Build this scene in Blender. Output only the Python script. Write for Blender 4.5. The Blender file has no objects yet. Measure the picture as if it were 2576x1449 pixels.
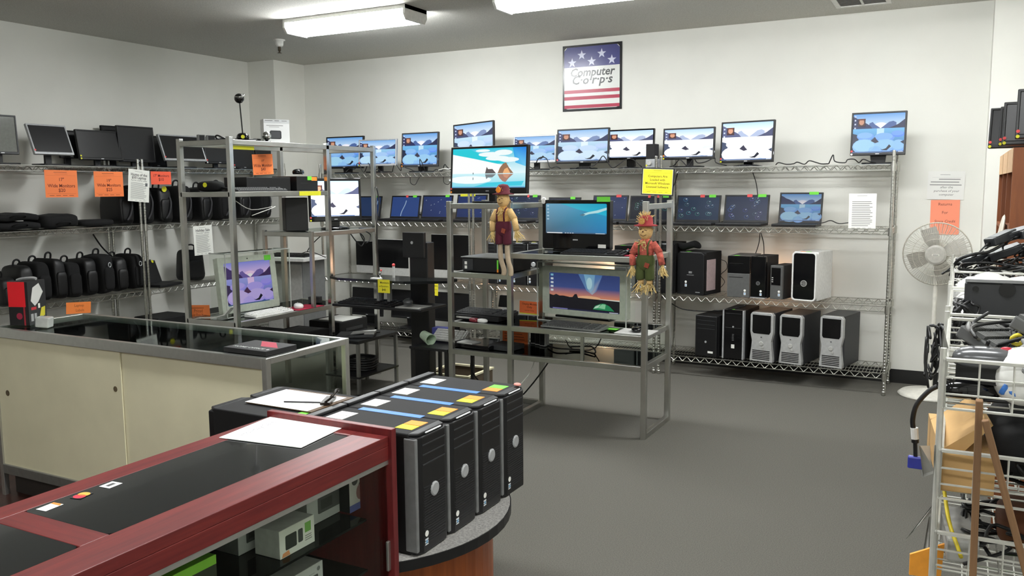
import bpy, math, random
from mathutils import Vector, Matrix, Euler
random.seed(7)
SC = bpy.context.scene
COL = SC.collection
PI = math.pi
# ---------------------------------------------------------------- camera (2576 x 1449 frame)
FPX, YAW, PIT, ROL, CAMH = 2139.2, math.radians(27.70), math.radians(6.777), math.radians(-0.436), 1.65
_cy, _sy, _cp, _sp = math.cos(YAW), math.sin(YAW), math.cos(PIT), math.sin(PIT)
FW = Vector((-_sy*_cp, _cy*_cp, -_sp)); _r0 = Vector((_cy, _sy, 0)); _u0 = _r0.cross(FW)
RT = _r0*math.cos(ROL) + _u0*math.sin(ROL); UP = -_r0*math.sin(ROL) + _u0*math.cos(ROL)
CAM = Vector((0, 0, CAMH))
cd = bpy.data.cameras.new('camera'); cam = bpy.data.objects.new('camera', cd); COL.objects.link(cam)
cam.matrix_world = Matrix(((RT.x, UP.x, -FW.x, 0), (RT.y, UP.y, -FW.y, 0), (RT.z, UP.z, -FW.z, CAMH), (0, 0, 0, 1)))
cd.sensor_fit = 'HORIZONTAL'; cd.sensor_width = 36.0; cd.lens = FPX/2576*36; cd.clip_start = 0.05; cd.clip_end = 60
SC.camera = cam
# ---------------------------------------------------------------- world, view
w = bpy.data.worlds.new('world'); SC.world = w; w.use_nodes = True
w.node_tree.nodes['Background'].inputs[0].default_value = (0.80, 0.84, 0.80, 1)
w.node_tree.nodes['Background'].inputs[1].default_value = 0.12
vs = SC.view_settings; vs.view_transform = 'Standard'; vs.look = 'None'; vs.gamma = 1.0; vs.use_curve_mapping = False
vs.exposure = 0.48
LAMP_POWER = 30.0     # emission strength of the fluorescent lenses
# (fixture left end x, near edge y, relative strength) of each ceiling lamp; the first two are in view
LAMPS = [(-5.03, 5.69, 1.6), (-3.05, 5.69, .7), (-1.05, 5.69, 1.15), (-3.05, 2.2, .95), (-1.05, 2.2, 1.0), (-3.05, -1.0, .6), (-1.05, -1.0, .9)]

def ray(px, py): return FW + RT*((px-1288)/FPX) - UP*((py-724.5)/FPX)
def ax(px, py, X): d = ray(px, py); return CAM + d*(X/d.x)
def ay(px, py, Y): d = ray(px, py); return CAM + d*(Y/d.y)
def az(px, py, Z): d = ray(px, py); return CAM + d*((Z-CAMH)/d.z)

# ---------------------------------------------------------------- materials
def lin(c): return tuple((x/12.92 if x <= .04045 else ((x+.055)/1.055)**2.4) for x in c)
def hexc(r, g, b): return (r/255., g/255., b/255.)
MATS = {}
def mat(name, rgb, rough=.5, metal=0.0, var=.08, scale=40.0, bump=0.0, bscale=None, spec=.5, coat=0.0):
    """rgb in 0..255 sRGB; colour varied by a noise texture, optional noise bump"""
    if name in MATS: return MATS[name]
    m = bpy.data.materials.new(name); m.use_nodes = True
    nt = m.node_tree; b = nt.nodes['Principled BSDF']
    c = lin(hexc(*rgb))
    tc = nt.nodes.new('ShaderNodeTexCoord'); nz = nt.nodes.new('ShaderNodeTexNoise')
    nz.inputs['Scale'].default_value = scale; nz.inputs['Detail'].default_value = 3
    nt.links.new(tc.outputs['Object'], nz.inputs['Vector'])
    rp = nt.nodes.new('ShaderNodeValToRGB'); rp.color_ramp.elements[0].position = .3; rp.color_ramp.elements[1].position = .7
    rp.color_ramp.elements[0].color = tuple(x*(1-var) for x in c) + (1,)
    rp.color_ramp.elements[1].color = tuple(min(1, x*(1+var)) for x in c) + (1,)
    nt.links.new(nz.outputs['Fac'], rp.inputs['Fac']); nt.links.new(rp.outputs['Color'], b.inputs['Base Color'])
    b.inputs['Roughness'].default_value = rough; b.inputs['Metallic'].default_value = metal
    b.inputs['Specular IOR Level'].default_value = spec; b.inputs['Coat Weight'].default_value = coat
    if bump:
        bp = nt.nodes.new('ShaderNodeBump'); bp.inputs['Strength'].default_value = bump
        n2 = nt.nodes.new('ShaderNodeTexNoise'); n2.inputs['Scale'].default_value = bscale or scale*4; n2.inputs['Detail'].default_value = 4
        nt.links.new(tc.outputs['Object'], n2.inputs['Vector'])
        nt.links.new(n2.outputs['Fac'], bp.inputs['Height']); nt.links.new(bp.outputs['Normal'], b.inputs['Normal'])
    MATS[name] = m; return m
def glassmat(name, rgb=(235, 245, 240), alpha=.18, rough=.03):
    """thin pane: mostly transparent with a clear reflection"""
    if name in MATS: return MATS[name]
    m = bpy.data.materials.new(name); m.use_nodes = True; nt = m.node_tree
    for n in list(nt.nodes): nt.nodes.remove(n)
    o = nt.nodes.new('ShaderNodeOutputMaterial'); mx = nt.nodes.new('ShaderNodeMixShader')
    t = nt.nodes.new('ShaderNodeBsdfTransparent'); g = nt.nodes.new('ShaderNodeBsdfGlossy'); fr = nt.nodes.new('ShaderNodeLayerWeight')
    t.inputs[0].default_value = lin(hexc(*rgb)) + (1,); g.inputs['Roughness'].default_value = rough
    g.inputs[0].default_value = (.9, .95, .93, 1); fr.inputs[0].default_value = alpha
    nt.links.new(fr.outputs['Fresnel'], mx.inputs[0]); nt.links.new(t.outputs[0], mx.inputs[1]); nt.links.new(g.outputs[0], mx.inputs[2])
    nt.links.new(mx.outputs[0], o.inputs[0]); MATS[name] = m; return m
def printmat(name, rough=.6, emit=False):
    """colours come from the mesh's colour layer (the print on a sheet, the picture on a lit screen)"""
    if name in MATS: return MATS[name]
    m = bpy.data.materials.new(name); m.use_nodes = True; nt = m.node_tree; b = nt.nodes['Principled BSDF']
    a = nt.nodes.new('ShaderNodeAttribute'); a.attribute_name = 'Col'
    if emit:
        b.inputs['Base Color'].default_value = (.01, .01, .012, 1); b.inputs['Roughness'].default_value = .25
        nt.links.new(a.outputs['Color'], b.inputs['Emission Color'])
        g = nt.nodes.new('ShaderNodeAttribute'); g.attribute_type = 'OBJECT'; g.attribute_name = 'glow'
        nt.links.new(g.outputs['Fac'], b.inputs['Emission Strength'])
    else:
        nt.links.new(a.outputs['Color'], b.inputs['Base Color']); b.inputs['Roughness'].default_value = rough
    MATS[name] = m; return m
def emat(name, rgb, s):
    if name in MATS: return MATS[name]
    m = bpy.data.materials.new(name); m.use_nodes = True; b = m.node_tree.nodes['Principled BSDF']
    b.inputs['Emission Color'].default_value = lin(hexc(*rgb)) + (1,); b.inputs['Emission Strength'].default_value = s
    MATS[name] = m; return m

BLK = mat('black_plastic', (17, 17, 19), .42, bump=.05, bscale=600)
BLKG = mat('black_gloss', (12, 12, 14), .12)
BLKM = mat('black_matte', (13, 13, 14), .75)
DGR = mat('dark_grey_plastic', (50, 51, 53), .5)
GRY = mat('grey_plastic', (120, 121, 121), .45)
LGR = mat('light_grey_plastic', (176, 176, 172), .45)
SIL = mat('silver_plastic', (186, 188, 190), .35, .35)
WHT = mat('white_plastic', (225, 225, 222), .4)
PAPER = mat('white_paper', (238, 238, 232), .8, var=.02)
CHR = mat('chrome', (205, 206, 204), .16, 1.0, var=.05, scale=8)
CHRD = mat('dull_chrome_tube', (190, 190, 185), .34, 1.0, var=.12, scale=6)
WIRE = mat('zinc_wire', (196, 196, 190), .28, 1.0, var=.06)
ALU = mat('aluminium', (196, 197, 192), .32, .9, var=.04)
STEEL = mat('grey_steel', (140, 140, 136), .4, .7)
CLOTH = mat('black_nylon', (11, 11, 12), .9, bump=.3, bscale=900)
CABLE = mat('black_cable', (16, 16, 17), .45)
CABG = mat('grey_cable', (120, 120, 118), .5)
CABW = mat('white_cable', (205, 205, 198), .5)
CREAM = mat('cream_panel', (228, 222, 190), .45, var=.04, scale=5)
GLASS = glassmat('clear_glass', (250, 253, 250), .10); ACRY = glassmat('clear_acrylic', (250, 252, 250), .08)
SMOKE = glassmat('smoked_glass', (52, 54, 52), .18)
RED = mat('red_card', (200, 35, 40), .5); YEL = mat('yellow_label', (222, 220, 40), .6, var=.03); ORG = mat('orange_label', (250, 150, 50), .6, var=.03)
GRN = mat('green_label', (120, 225, 70), .6, var=.03); PNK = mat('pink_label', (235, 85, 85), .6, var=.03)
BLU = mat('blue_tape', (66, 128, 214), .5); REDPAD = mat('red_mouse_pad', (170, 25, 60), .8)
PRINT = printmat('printed_sheet'); SCREEN = printmat('lit_screen', emit=True)

# ---------------------------------------------------------------- mesh helpers
class MB:
    def __init__(s): s.v = []; s.f = []; s.mi = []
    def add(s, vs, fs, mi=0):
        b = len(s.v); s.v += [tuple(p) for p in vs]; s.f += [tuple(i+b for i in f) for f in fs]; s.mi += [mi]*len(fs); return s
    def box(s, x0, y0, z0, x1, y1, z1, mi=0):
        return s.add([(x, y, z) for z in (z0, z1) for y in (y0, y1) for x in (x0, x1)],
                     [(0, 2, 3, 1), (4, 5, 7, 6), (0, 1, 5, 4), (2, 6, 7, 3), (0, 4, 6, 2), (1, 3, 7, 5)], mi)
    def cbox(s, c, d, mi=0, R=None):
        vs = [Vector(((i & 1)-.5, ((i >> 1) & 1)-.5, (i >> 2)-.5)) for i in range(8)]
        vs = [Vector((p.x*d[0], p.y*d[1], p.z*d[2])) for p in vs]
        if R: vs = [R @ p for p in vs]
        return s.add([p+Vector(c) for p in vs], [(0, 2, 3, 1), (4, 5, 7, 6), (0, 1, 5, 4), (2, 6, 7, 3), (0, 4, 6, 2), (1, 3, 7, 5)], mi)
    def rod(s, a, b, r, n=6, mi=0, r2=None):
        a = Vector(a); b = Vector(b); d = b-a
        if d.length < 1e-9: return s
        q = d.to_track_quat('Z', 'Y'); r2 = r if r2 is None else r2
        vs = [a + q @ Vector((math.cos(2*PI*i/n)*r, math.sin(2*PI*i/n)*r, 0)) for i in range(n)]
        vs += [b + q @ Vector((math.cos(2*PI*i/n)*r2, math.sin(2*PI*i/n)*r2, 0)) for i in range(n)]
        fs = [(i, (i+1) % n, n+(i+1) % n, n+i) for i in range(n)] + [tuple(range(n-1, -1, -1)), tuple(range(n, 2*n))]
        return s.add(vs, fs, mi)
    def sqbar(s, a, b, t, mi=0):
        """square tube between two points along an axis"""
        a = Vector(a); b = Vector(b); lo = [min(a[i], b[i])-t/2 for i in range(3)]; hi = [max(a[i], b[i])+t/2 for i in range(3)]
        return s.box(*lo, *hi, mi)
    def tube(s, pts, r, n=6, mi=0, smooth=4, closed=False):
        P = [Vector(p) for p in pts]
        if smooth and len(P) > 2:
            Q = []; m = len(P)
            for i in range(m-1):
                p0 = P[max(i-1, 0)]; p1 = P[i]; p2 = P[i+1]; p3 = P[min(i+2, m-1)]
                for k in range(smooth):
                    t = k/smooth
                    Q.append(.5*((2*p1)+(p2-p0)*t+(2*p0-5*p1+4*p2-p3)*t*t+(3*p1-p0-3*p2+p3)*t**3))
            Q.append(P[-1]); P = Q
        vs = []; up = Vector((0, 0, 1)); m = len(P); prev = None
        for i, p in enumerate(P):
            t = (P[min(i+1, m-1)]-P[max(i-1, 0)]).normalized()
            if prev is None:
                a = t.cross(up)
                if a.length < .05: a = t.cross(Vector((1, 0, 0)))
            else:
                a = prev - t*prev.dot(t)
                if a.length < 1e-4: a = t.cross(up)
            a.normalize(); prev = a; b = t.cross(a)
            vs += [p + a*math.cos(2*PI*k/n)*r + b*math.sin(2*PI*k/n)*r for k in range(n)]
        fs = [(i*n+k, i*n+(k+1) % n, (i+1)*n+(k+1) % n, (i+1)*n+k) for i in range(m-1) for k in range(n)]
        fs += [tuple(range(n-1, -1, -1)), tuple(range((m-1)*n, m*n))]
        return s.add(vs, fs, mi)
    def lathe(s, prof, c=(0, 0, 0), n=20, mi=0, R=None, arc=None):
        c = Vector(c); vs = []
        for r, z in prof:
            for k in range(n):
                p = Vector((r*math.cos(2*PI*k/n), r*math.sin(2*PI*k/n), z))
                vs.append(c + (R @ p if R else p))
        m = len(prof)
        fs = [(i*n+k, i*n+(k+1) % n, (i+1)*n+(k+1) % n, (i+1)*n+k) for i in range(m-1) for k in range(n)]
        if prof[0][0] > 1e-6: fs.append(tuple(range(n-1, -1, -1)))
        if prof[-1][0] > 1e-6: fs.append(tuple(range((m-1)*n, m*n)))
        return s.add(vs, fs, mi)
    def sup(s, c, a, e1=.5, e2=.5, nu=20, nv=12, mi=0, R=None, fn=None):
        """superellipsoid: soft boxes, bags, mice, adapters"""
        sg = lambda x, e: math.copysign(abs(x)**e, x)
        vs = []
        for j in range(nv+1):
            v = -PI/2+PI*j/nv
            for i in range(nu):
                u = 2*PI*i/nu
                p = Vector((a[0]*sg(math.cos(v), e1)*sg(math.cos(u), e2), a[1]*sg(math.cos(v), e1)*sg(math.sin(u), e2), a[2]*sg(math.sin(v), e1)))
                if fn: p = fn(p)
                if R: p = R @ p
                vs.append(Vector(c)+p)
        fs = [(j*nu+i, j*nu+(i+1) % nu, (j+1)*nu+(i+1) % nu, (j+1)*nu+i) for j in range(nv) for i in range(nu)]
        return s.add(vs, fs, mi)
    def prism(s, poly, a, b, axis='y', mi=0):
        """2-D outline extruded from a to b along an axis; outline in the two other axes"""
        P = {'x': lambda u, v, t: (t, u, v), 'y': lambda u, v, t: (u, t, v), 'z': lambda u, v, t: (u, v, t)}[axis]
        n = len(poly); vs = [P(u, v, a) for u, v in poly] + [P(u, v, b) for u, v in poly]
        fs = [(i, (i+1) % n, n+(i+1) % n, n+i) for i in range(n)] + [tuple(range(n-1, -1, -1)), tuple(range(n, 2*n))]
        return s.add(vs, fs, mi)
    def ring(s, outer, inner, a, b, axis='y', mi=0):
        """frame between two outlines with the same number of points, extruded a..b"""
        P = {'x': lambda u, v, t: (t, u, v), 'y': lambda u, v, t: (u, t, v), 'z': lambda u, v, t: (u, v, t)}[axis]
        n = len(outer)
        vs = [P(*p, a) for p in outer]+[P(*p, a) for p in inner]+[P(*p, b) for p in outer]+[P(*p, b) for p in inner]
        fs = []
        for i in range(n):
            j = (i+1) % n
            fs += [(i, j, n+j, n+i), (2*n+i, 3*n+i, 3*n+j, 2*n+j), (i, 2*n+i, 2*n+j, j), (n+i, n+j, 3*n+j, 3*n+i)]
        return s.add(vs, fs, mi)
    def move(s, M):
        s.v = [tuple(M @ Vector(p)) for p in s.v]; return s
    def mesh(s, name):
        me = bpy.data.meshes.new(name); me.from_pydata(s.v, [], s.f); return me
    def build(s, name, mats, parent=None, bevel=0, smooth=False, loc=None, rot=None):
        me = s.mesh(name)
        for m in (mats if isinstance(mats, (list, tuple)) else [mats]): me.materials.append(m)
        me.polygons.foreach_set('material_index', s.mi)
        if smooth: me.polygons.foreach_set('use_smooth', [True]*len(me.polygons))
        import bmesh
        bm = bmesh.new(); bm.from_mesh(me); bmesh.ops.recalc_face_normals(bm, faces=bm.faces); bm.to_mesh(me); bm.free()
        return link(name, me, parent, bevel, loc, rot)
def link(name, me, parent=None, bevel=0, loc=None, rot=None):
    o = bpy.data.objects.new(name, me); COL.objects.link(o)
    if parent: o.parent = parent
    if loc is not None: o.location = loc
    if rot is not None: o.rotation_euler = rot
    if bevel:
        b = o.modifiers.new('edge', 'BEVEL'); b.width = bevel; b.segments = 2; b.limit_method = 'ANGLE'; b.angle_limit = .6
    return o
def tag(o, label, cat=None, group=None, kind=None):
    if label: o['label'] = label
    if cat: o['category'] = cat
    if group: o['group'] = group
    if kind: o['kind'] = kind
    return o
def thing(name, label, cat, loc=(0, 0, 0), rotz=0, group=None, rot=None):
    o = bpy.data.objects.new(name, None); COL.objects.link(o); o.location = loc; o.empty_display_size = .05
    o.rotation_euler = rot if rot is not None else (0, 0, rotz)
    return tag(o, label, cat, group)
def copy_tree(o, parent=None):
    c = o.copy(); COL.objects.link(c); c.parent = parent
    if parent is not None: c.matrix_parent_inverse = o.matrix_parent_inverse.copy()
    for ch in [x for x in bpy.data.objects if x.parent == o]: copy_tree(ch, c)
    return c
def struct(o): o['kind'] = 'structure'; return o

# ---------------------------------------------------------------- printed sheets and screen pictures
def rrect(x0, z0, x1, z1, r, n=4):
    out = []
    for cx, cz, a0 in ((x1-r, z1-r, 0), (x0+r, z1-r, PI/2), (x0+r, z0+r, PI), (x1-r, z0+r, 1.5*PI)):
        out += [(cx+r*math.cos(a0+PI/2*k/n), cz+r*math.sin(a0+PI/2*k/n)) for k in range(n+1)]
    return out
class Sheet:
    """flat print in local x (0..w), z (0..h), facing local -y; later layers lie a hair in front"""
    def __init__(s, w=1, h=1, col=(240, 240, 235), step=.0003, back=.0012):
        s.v = []; s.f = []; s.c = []; s.w = w; s.h = h; s.step = step
        if back:
            mb = MB().box(0, 0, 0, w, back, h)
            s.v = list(mb.v); s.f = list(mb.f); s.c = [[col]*4 for _ in mb.f]
        else: s.rect(0, 0, w, h, col, 0)
    def poly(s, pts, col, L=1, cols=None):
        b = len(s.v); y = -s.step*L; s.v += [(p[0], y, p[1]) for p in pts]; s.f.append(tuple(range(b, b+len(pts))))
        s.c.append(list(cols) if cols else [col]*len(pts)); return s
    def rect(s, x0, z0, x1, z1, col, L=1, top=None):
        t = top or col
        return s.poly([(x0, z0), (x1, z0), (x1, z1), (x0, z1)], col, L, [col, col, t, t])
    def disc(s, x, z, rx, rz, col, L=1, n=14):
        return s.poly([(x+rx*math.cos(2*PI*k/n), z+rz*math.sin(2*PI*k/n)) for k in range(n)], col, L)
    def arc(s, x, z, r, t, col, L=1, a0=0, a1=2*PI, n=16, asp=1.0):
        for k in range(n):
            u, v = a0+(a1-a0)*k/n, a0+(a1-a0)*(k+1)/n
            s.poly([(x+(r-t)*math.cos(u)*asp, z+(r-t)*math.sin(u)), (x+r*math.cos(u)*asp, z+r*math.sin(u)), (x+r*math.cos(v)*asp, z+r*math.sin(v)), (x+(r-t)*math.cos(v)*asp, z+(r-t)*math.sin(v))], col, L)
        return s
    def star(s, x, z, r, col, L=1):
        P = [(x+(r if k % 2 == 0 else r*.4)*math.cos(PI/2+PI*k/5), z+(r if k % 2 == 0 else r*.4)*math.sin(PI/2+PI*k/5)) for k in range(10)]
        for k in range(0, 10, 2): s.poly([P[k-1], P[k], P[(k+1) % 10], (x, z)], col, L)
        return s
    def lines(s, x0, x1, z0, z1, n, col=(120, 120, 118), L=1, th=.4, jag=.25):
        for k in range(n):
            z = z1-(z1-z0)*(k+.5)/n; hh = (z1-z0)/n*th/2; e = x1-(x1-x0)*jag*random.random()
            s.rect(x0, z-hh, e, z+hh, col, L)
        return s
    def text(s, t, x, z, size, col=(20, 20, 20), L=2, align='CENTER', bold=.0, shear=0.0, sx=1.0):
        cu = bpy.data.curves.new('t', 'FONT'); cu.body = t; cu.size = size; cu.align_x = align; cu.offset = bold*size; cu.shear = shear
        cu.resolution_u = 2
        o = bpy.data.objects.new('t', cu); COL.objects.link(o)
        dg = bpy.context.evaluated_depsgraph_get()
        me = bpy.data.meshes.new_from_object(o.evaluated_get(dg))
        b = len(s.v); y = -s.step*L
        s.v += [(x+p.co.x*sx, y, z+p.co.y) for p in me.vertices]
        for p in me.polygons: s.f.append(tuple(b+i for i in p.vertices)); s.c.append([col]*len(p.vertices))
        bpy.data.meshes.remove(me); bpy.data.objects.remove(o); bpy.data.curves.remove(cu)
        return s
    def mesh(s, name, m):
        me = bpy.data.meshes.new(name); me.from_pydata(s.v, [], s.f); me.materials.append(m)
        ca = me.color_attributes.new('Col', 'FLOAT_COLOR', 'CORNER'); k = 0; buf = []
        for p, cs in zip(me.polygons, s.c):
            for c in cs: buf += [*lin(hexc(*c)), 1.0]
        ca.data.foreach_set('color', buf)
        return me
    def build(s, name, parent=None, m=None, loc=None, rot=None): return link(name, s.mesh(name, m or PRINT), parent, 0, loc, rot)
# ================================================================ the room
XL, XR, YB, YF, ZC = -7.05, 0.85, 7.66, -3.2, 3.04
WALLM = mat('wall_paint', (226, 226, 219), .65, var=.02, scale=3, bump=.03, bscale=260)
CEILM = mat('popcorn_ceiling', (196, 195, 188), .95, var=.16, scale=120, bump=.9, bscale=170)
CARP = mat('grey_carpet', (96, 94, 87), .97, var=.28, scale=190, bump=.6, bscale=900)
WOODF = mat('dark_wood_floor', (58, 30, 22), .35, var=.3, scale=9)
BASEB = mat('black_cove_base', (24, 24, 24), .5)
struct(MB().box(XL-.2, YF-.2, -.1, XR+.2, YB+.2, 0).build('floor', CARP))
struct(MB().box(XL, YF, 0, -2.0, 3.3, .006).build('floor_wood', WOODF))
struct(MB().box(XL-.2, YF-.2, ZC, XR+.2, YB+.2, ZC+.1).build('ceiling', CEILM))
struct(MB().box(XL-.2, YB, 0, XR+.2, YB+.12, ZC).build('wall_back', WALLM))
struct(MB().box(XL-.12, YF, 0, XL, YB, ZC).build('wall_left', WALLM))
struct(MB().box(XR, YF, 0, XR+.12, YB, ZC).build('wall_right', WALLM))
struct(MB().box(XL-.2, YF-.12, 0, XR+.2, YF, ZC).build('wall_front', WALLM))
struct(MB().box(XL, 7.175, 0, -6.67, YB, ZC).build('wall_corner_left', WALLM))
struct(MB().box(.16, 7.30, 0, XR, YB, ZC).build('wall_corner_right', WALLM))
struct(MB().box(-6.67, YB-.006, 0, .16, YB, .115).build('baseboard_back', BASEB))
struct(MB().box(XL, 3.0, 0, XL+.006, 7.175, .115).build('baseboard_left', BASEB))
# seams of the carpet tiles running across the near floor
struct(MB().box(-2.0, 3.004, 0, .85, 3.010, .0015).build('trim_1', mat('carpet_seam', (70, 69, 66), .95)))
# ---------------------------------------------------------------- ceiling lamps
LENS = emat('fluorescent_lens', (251, 253, 253), LAMP_POWER)
LAMPW = mat('lamp_housing_white', (215, 215, 210), .4)
lamp_words = ['first from the left wall', 'second from the left wall, over the back aisle', 'by the right end of the back row', 'over the glass case aisle', 'over the cable baskets', 'behind the red counter', 'nearest the right wall at the front']
for (lx, lyc, st), wd in zip(LAMPS, lamp_words):
    t = thing('ceiling_lamp', 'white wraparound fluorescent ceiling lamp, ' + wd, 'lamp', (lx, lyc, ZC), 0, 'fluorescent ceiling lamps')
    prof = [(-.145, -.03), (-.14, -.06), (-.115, -.105), (.115, -.105), (.14, -.06), (.145, -.03)]
    lm = LENS if st == 1 else emat('fluorescent_lens_%d' % int(st*100), (251, 253, 253), LAMP_POWER*st)
    MB().prism(prof, .02, 1.20, 'x').build('lens', lm, t)
    MB().box(0, -.15, -.03, 1.22, .15, 0).build('housing', LAMPW, t)
    for x0 in (0, 1.2):
        MB().prism([(-.152, 0), (-.152, -.07), (-.12, -.112), (.12, -.112), (.152, -.07), (.152, 0)], x0, x0+.02, 'x').build('end_cap', LAMPW, t)
# sprinkler head and air vent
t = thing('sprinkler_head', 'small fire sprinkler head with white cup under the ceiling', 'sprinkler', az(702, 100, ZC))
MB().lathe([(.055, 0), (.055, -.006), (.04, -.012), (.036, -.05), (.026, -.065)], n=18).build('cup', LAMPW, t, smooth=True)
MB().lathe([(.014, -.06), (.014, -.10), (.009, -.105), (.009, -.118), (.02, -.12), (.02, -.124)], n=10).build('nozzle', mat('brass_dark', (70, 62, 50), .4, .8), t)
t = thing('ceiling_vent', 'dark louvred air vent in a white ceiling frame', 'vent', (-.735, 7.13, ZC))
MB().ring([(-.2, -.2), (.2, -.2), (.2, .2), (-.2, .2)], [(-.165, -.165), (.165, -.165), (.165, .165), (-.165, .165)], -.012, 0, 'z').box(-.008, -.165, -.012, .008, .165, 0).build('vent_frame', LAMPW, t)
mb = MB()
for k in range(11): mb.box(-.165, -.16+.03*k, -.006, .165, -.145+.03*k, -.001)
mb.build('vent_slat', mat('vent_grey', (84, 82, 80), .5), t)
# ================================================================ the wall sign
def sign_print(w, h):
    s = Sheet(w, h, (30, 30, 34), back=.004)
    m = .028*w
    s.poly(rrect(0, 0, w, h, .08*w), (24, 24, 28), 1)
    s.poly(rrect(m, m, w-m, h-m, .06*w), (224, 226, 222), 2)
    top = h-m; zb = h*.665
    s.poly([(m, zb), (w-m, zb), (w-m, top-.05*w), (w-m-.05*w, top), (m+.05*w, top), (m, top-.05*w)], (74, 76, 132), 3)
    for fx, fz in ((.165, .735), (.33, .845), (.50, .74), (.67, .85), (.84, .745)): s.star(fx*w, fz*h, .078*w, (206, 210, 232), 4)
    s.text('Computer', w*.5, h*.525, .178*w, (58, 60, 60), 4, bold=.022, shear=.2)
    s.text('C\u00b7o\u00b7r\u00b7p\u00b7s', w*.5, h*.405, .185*w, (58, 60, 60), 4, bold=.022, shear=.2, sx=1.05)
    for z0 in (.265, .165, .035): s.rect(m, z0*h, w-m, (z0+.052)*h if z0 > .1 else (z0+.05)*h, (176, 62, 84), 3)
    return s
t = thing('wall_sign', 'large metal sign with white stars, red stripes and black lettering on wall', 'sign', (-3.445, YB-.012, 2.372))
o = sign_print(.597, .61).build('sign_face', t, printmat('enamel_print', .22))
MB().box(-.003, .004, -.003, .60, .0115, .613).build('backing', BLK, t)

# ================================================================ chrome wire shelving
PITCH = .075
def shelf_mesh(w, d):
    """one wire shelf, top of deck at z=0; front at y=0"""
    m = MB(); H = .042
    def truss(a, b):
        a = Vector(a); b = Vector(b); L = (b-a).length; u = (b-a)/L
        m.rod(a, b, .0042, 5); m.rod(a-Vector((0, 0, H)), b-Vector((0, 0, H)), .0042, 5)
        n = max(2, int(L/PITCH)*2); up = True; p = a
        for k in range(n):
            q = a+u*(L*(k+1)/n)
            m.rod(p-Vector((0, 0, 0 if up else H)), q-Vector((0, 0, H if up else 0)), .0028, 4); up = not up; p = q
    truss((.02, 0, 0), (w-.02, 0, 0)); truss((.02, d, 0), (w-.02, d, 0)); truss((0, .02, 0), (0, d-.02, 0)); truss((w, .02, 0), (w, d-.02, 0))
    k = .03
    while k < w-.02: m.rod((k, 0, 0), (k, d, 0), .0019, 4); k += .026
    for y in (.33, .66): m.rod((0, y*d, -.005), (w, y*d, -.005), .003, 5)
    for x in (0, w):
        for y in (0, d): m.lathe([(.019, -.052), (.019, .008)], (x, y, 0), 10)
    return m.mesh('shelf')
def post_mesh(h):
    prof = [(.010, 0), (.016, .004), (.016, .03), (.0125, .035)]; z = .05
    while z < h-.03: prof += [(.0125, z), (.0108, z+.002), (.0108, z+.004), (.0125, z+.006)]; z += .0254
    prof += [(.0125, h-.004), (.011, h)]
    return MB().lathe(prof, n=10).mesh('post')
def wire_unit(label, loc, rotz, w, d, zs, h, group):
    t = thing('wire_shelving', label, 'shelving unit', loc, rotz, group)
    key = (round(w, 3), round(d, 3))
    if key not in _sh:
        _sh[key] = shelf_mesh(w, d); _sh[key].materials.append(WIRE)
    if h not in _po:
        _po[h] = post_mesh(h); _po[h].materials.append(WIRE)
    for z in zs: link('shelf', _sh[key], t, loc=(0, 0, z))
    for x in (0, w):
        for y in (0, d): link('post', _po[h], t, loc=(x, y, 0))
    return t
_sh = {}; _po = {}
YS = 7.137                       # front plane of the shelving along the back wall
ZA = (.175, .705, 1.305, 1.80)   # deck heights there
G = 'chrome wire shelving units along the walls'
wire_unit('tall chrome wire shelving at right end of back wall, by the fan', (-2.29, YS, 0), 0, 1.83, .45, ZA, 1.905, G)
wire_unit('tall chrome wire shelving behind the chrome display rack, middle of back wall', (-4.165, YS, 0), 0, 1.83, .45, ZA, 1.905, G)
wire_unit('tall chrome wire shelving at left end of back wall, beside the corner column', (-6.04, YS, 0), 0, 1.83, .45, ZA, 1.905, G)
XS = -6.56                       # front plane of the shelving along the left wall
ZL = (.20, .735, 1.33, 1.85)
wire_unit('tall chrome wire shelving on left wall holding flat black bags', (XS, 3.447, 0), PI/2, 1.83, .45, ZL, 1.925, G)
wire_unit('tall chrome wire shelving on left wall next to the corner column', (XS, 5.322, 0), PI/2, 1.83, .45, ZL, 1.925, G)
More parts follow.
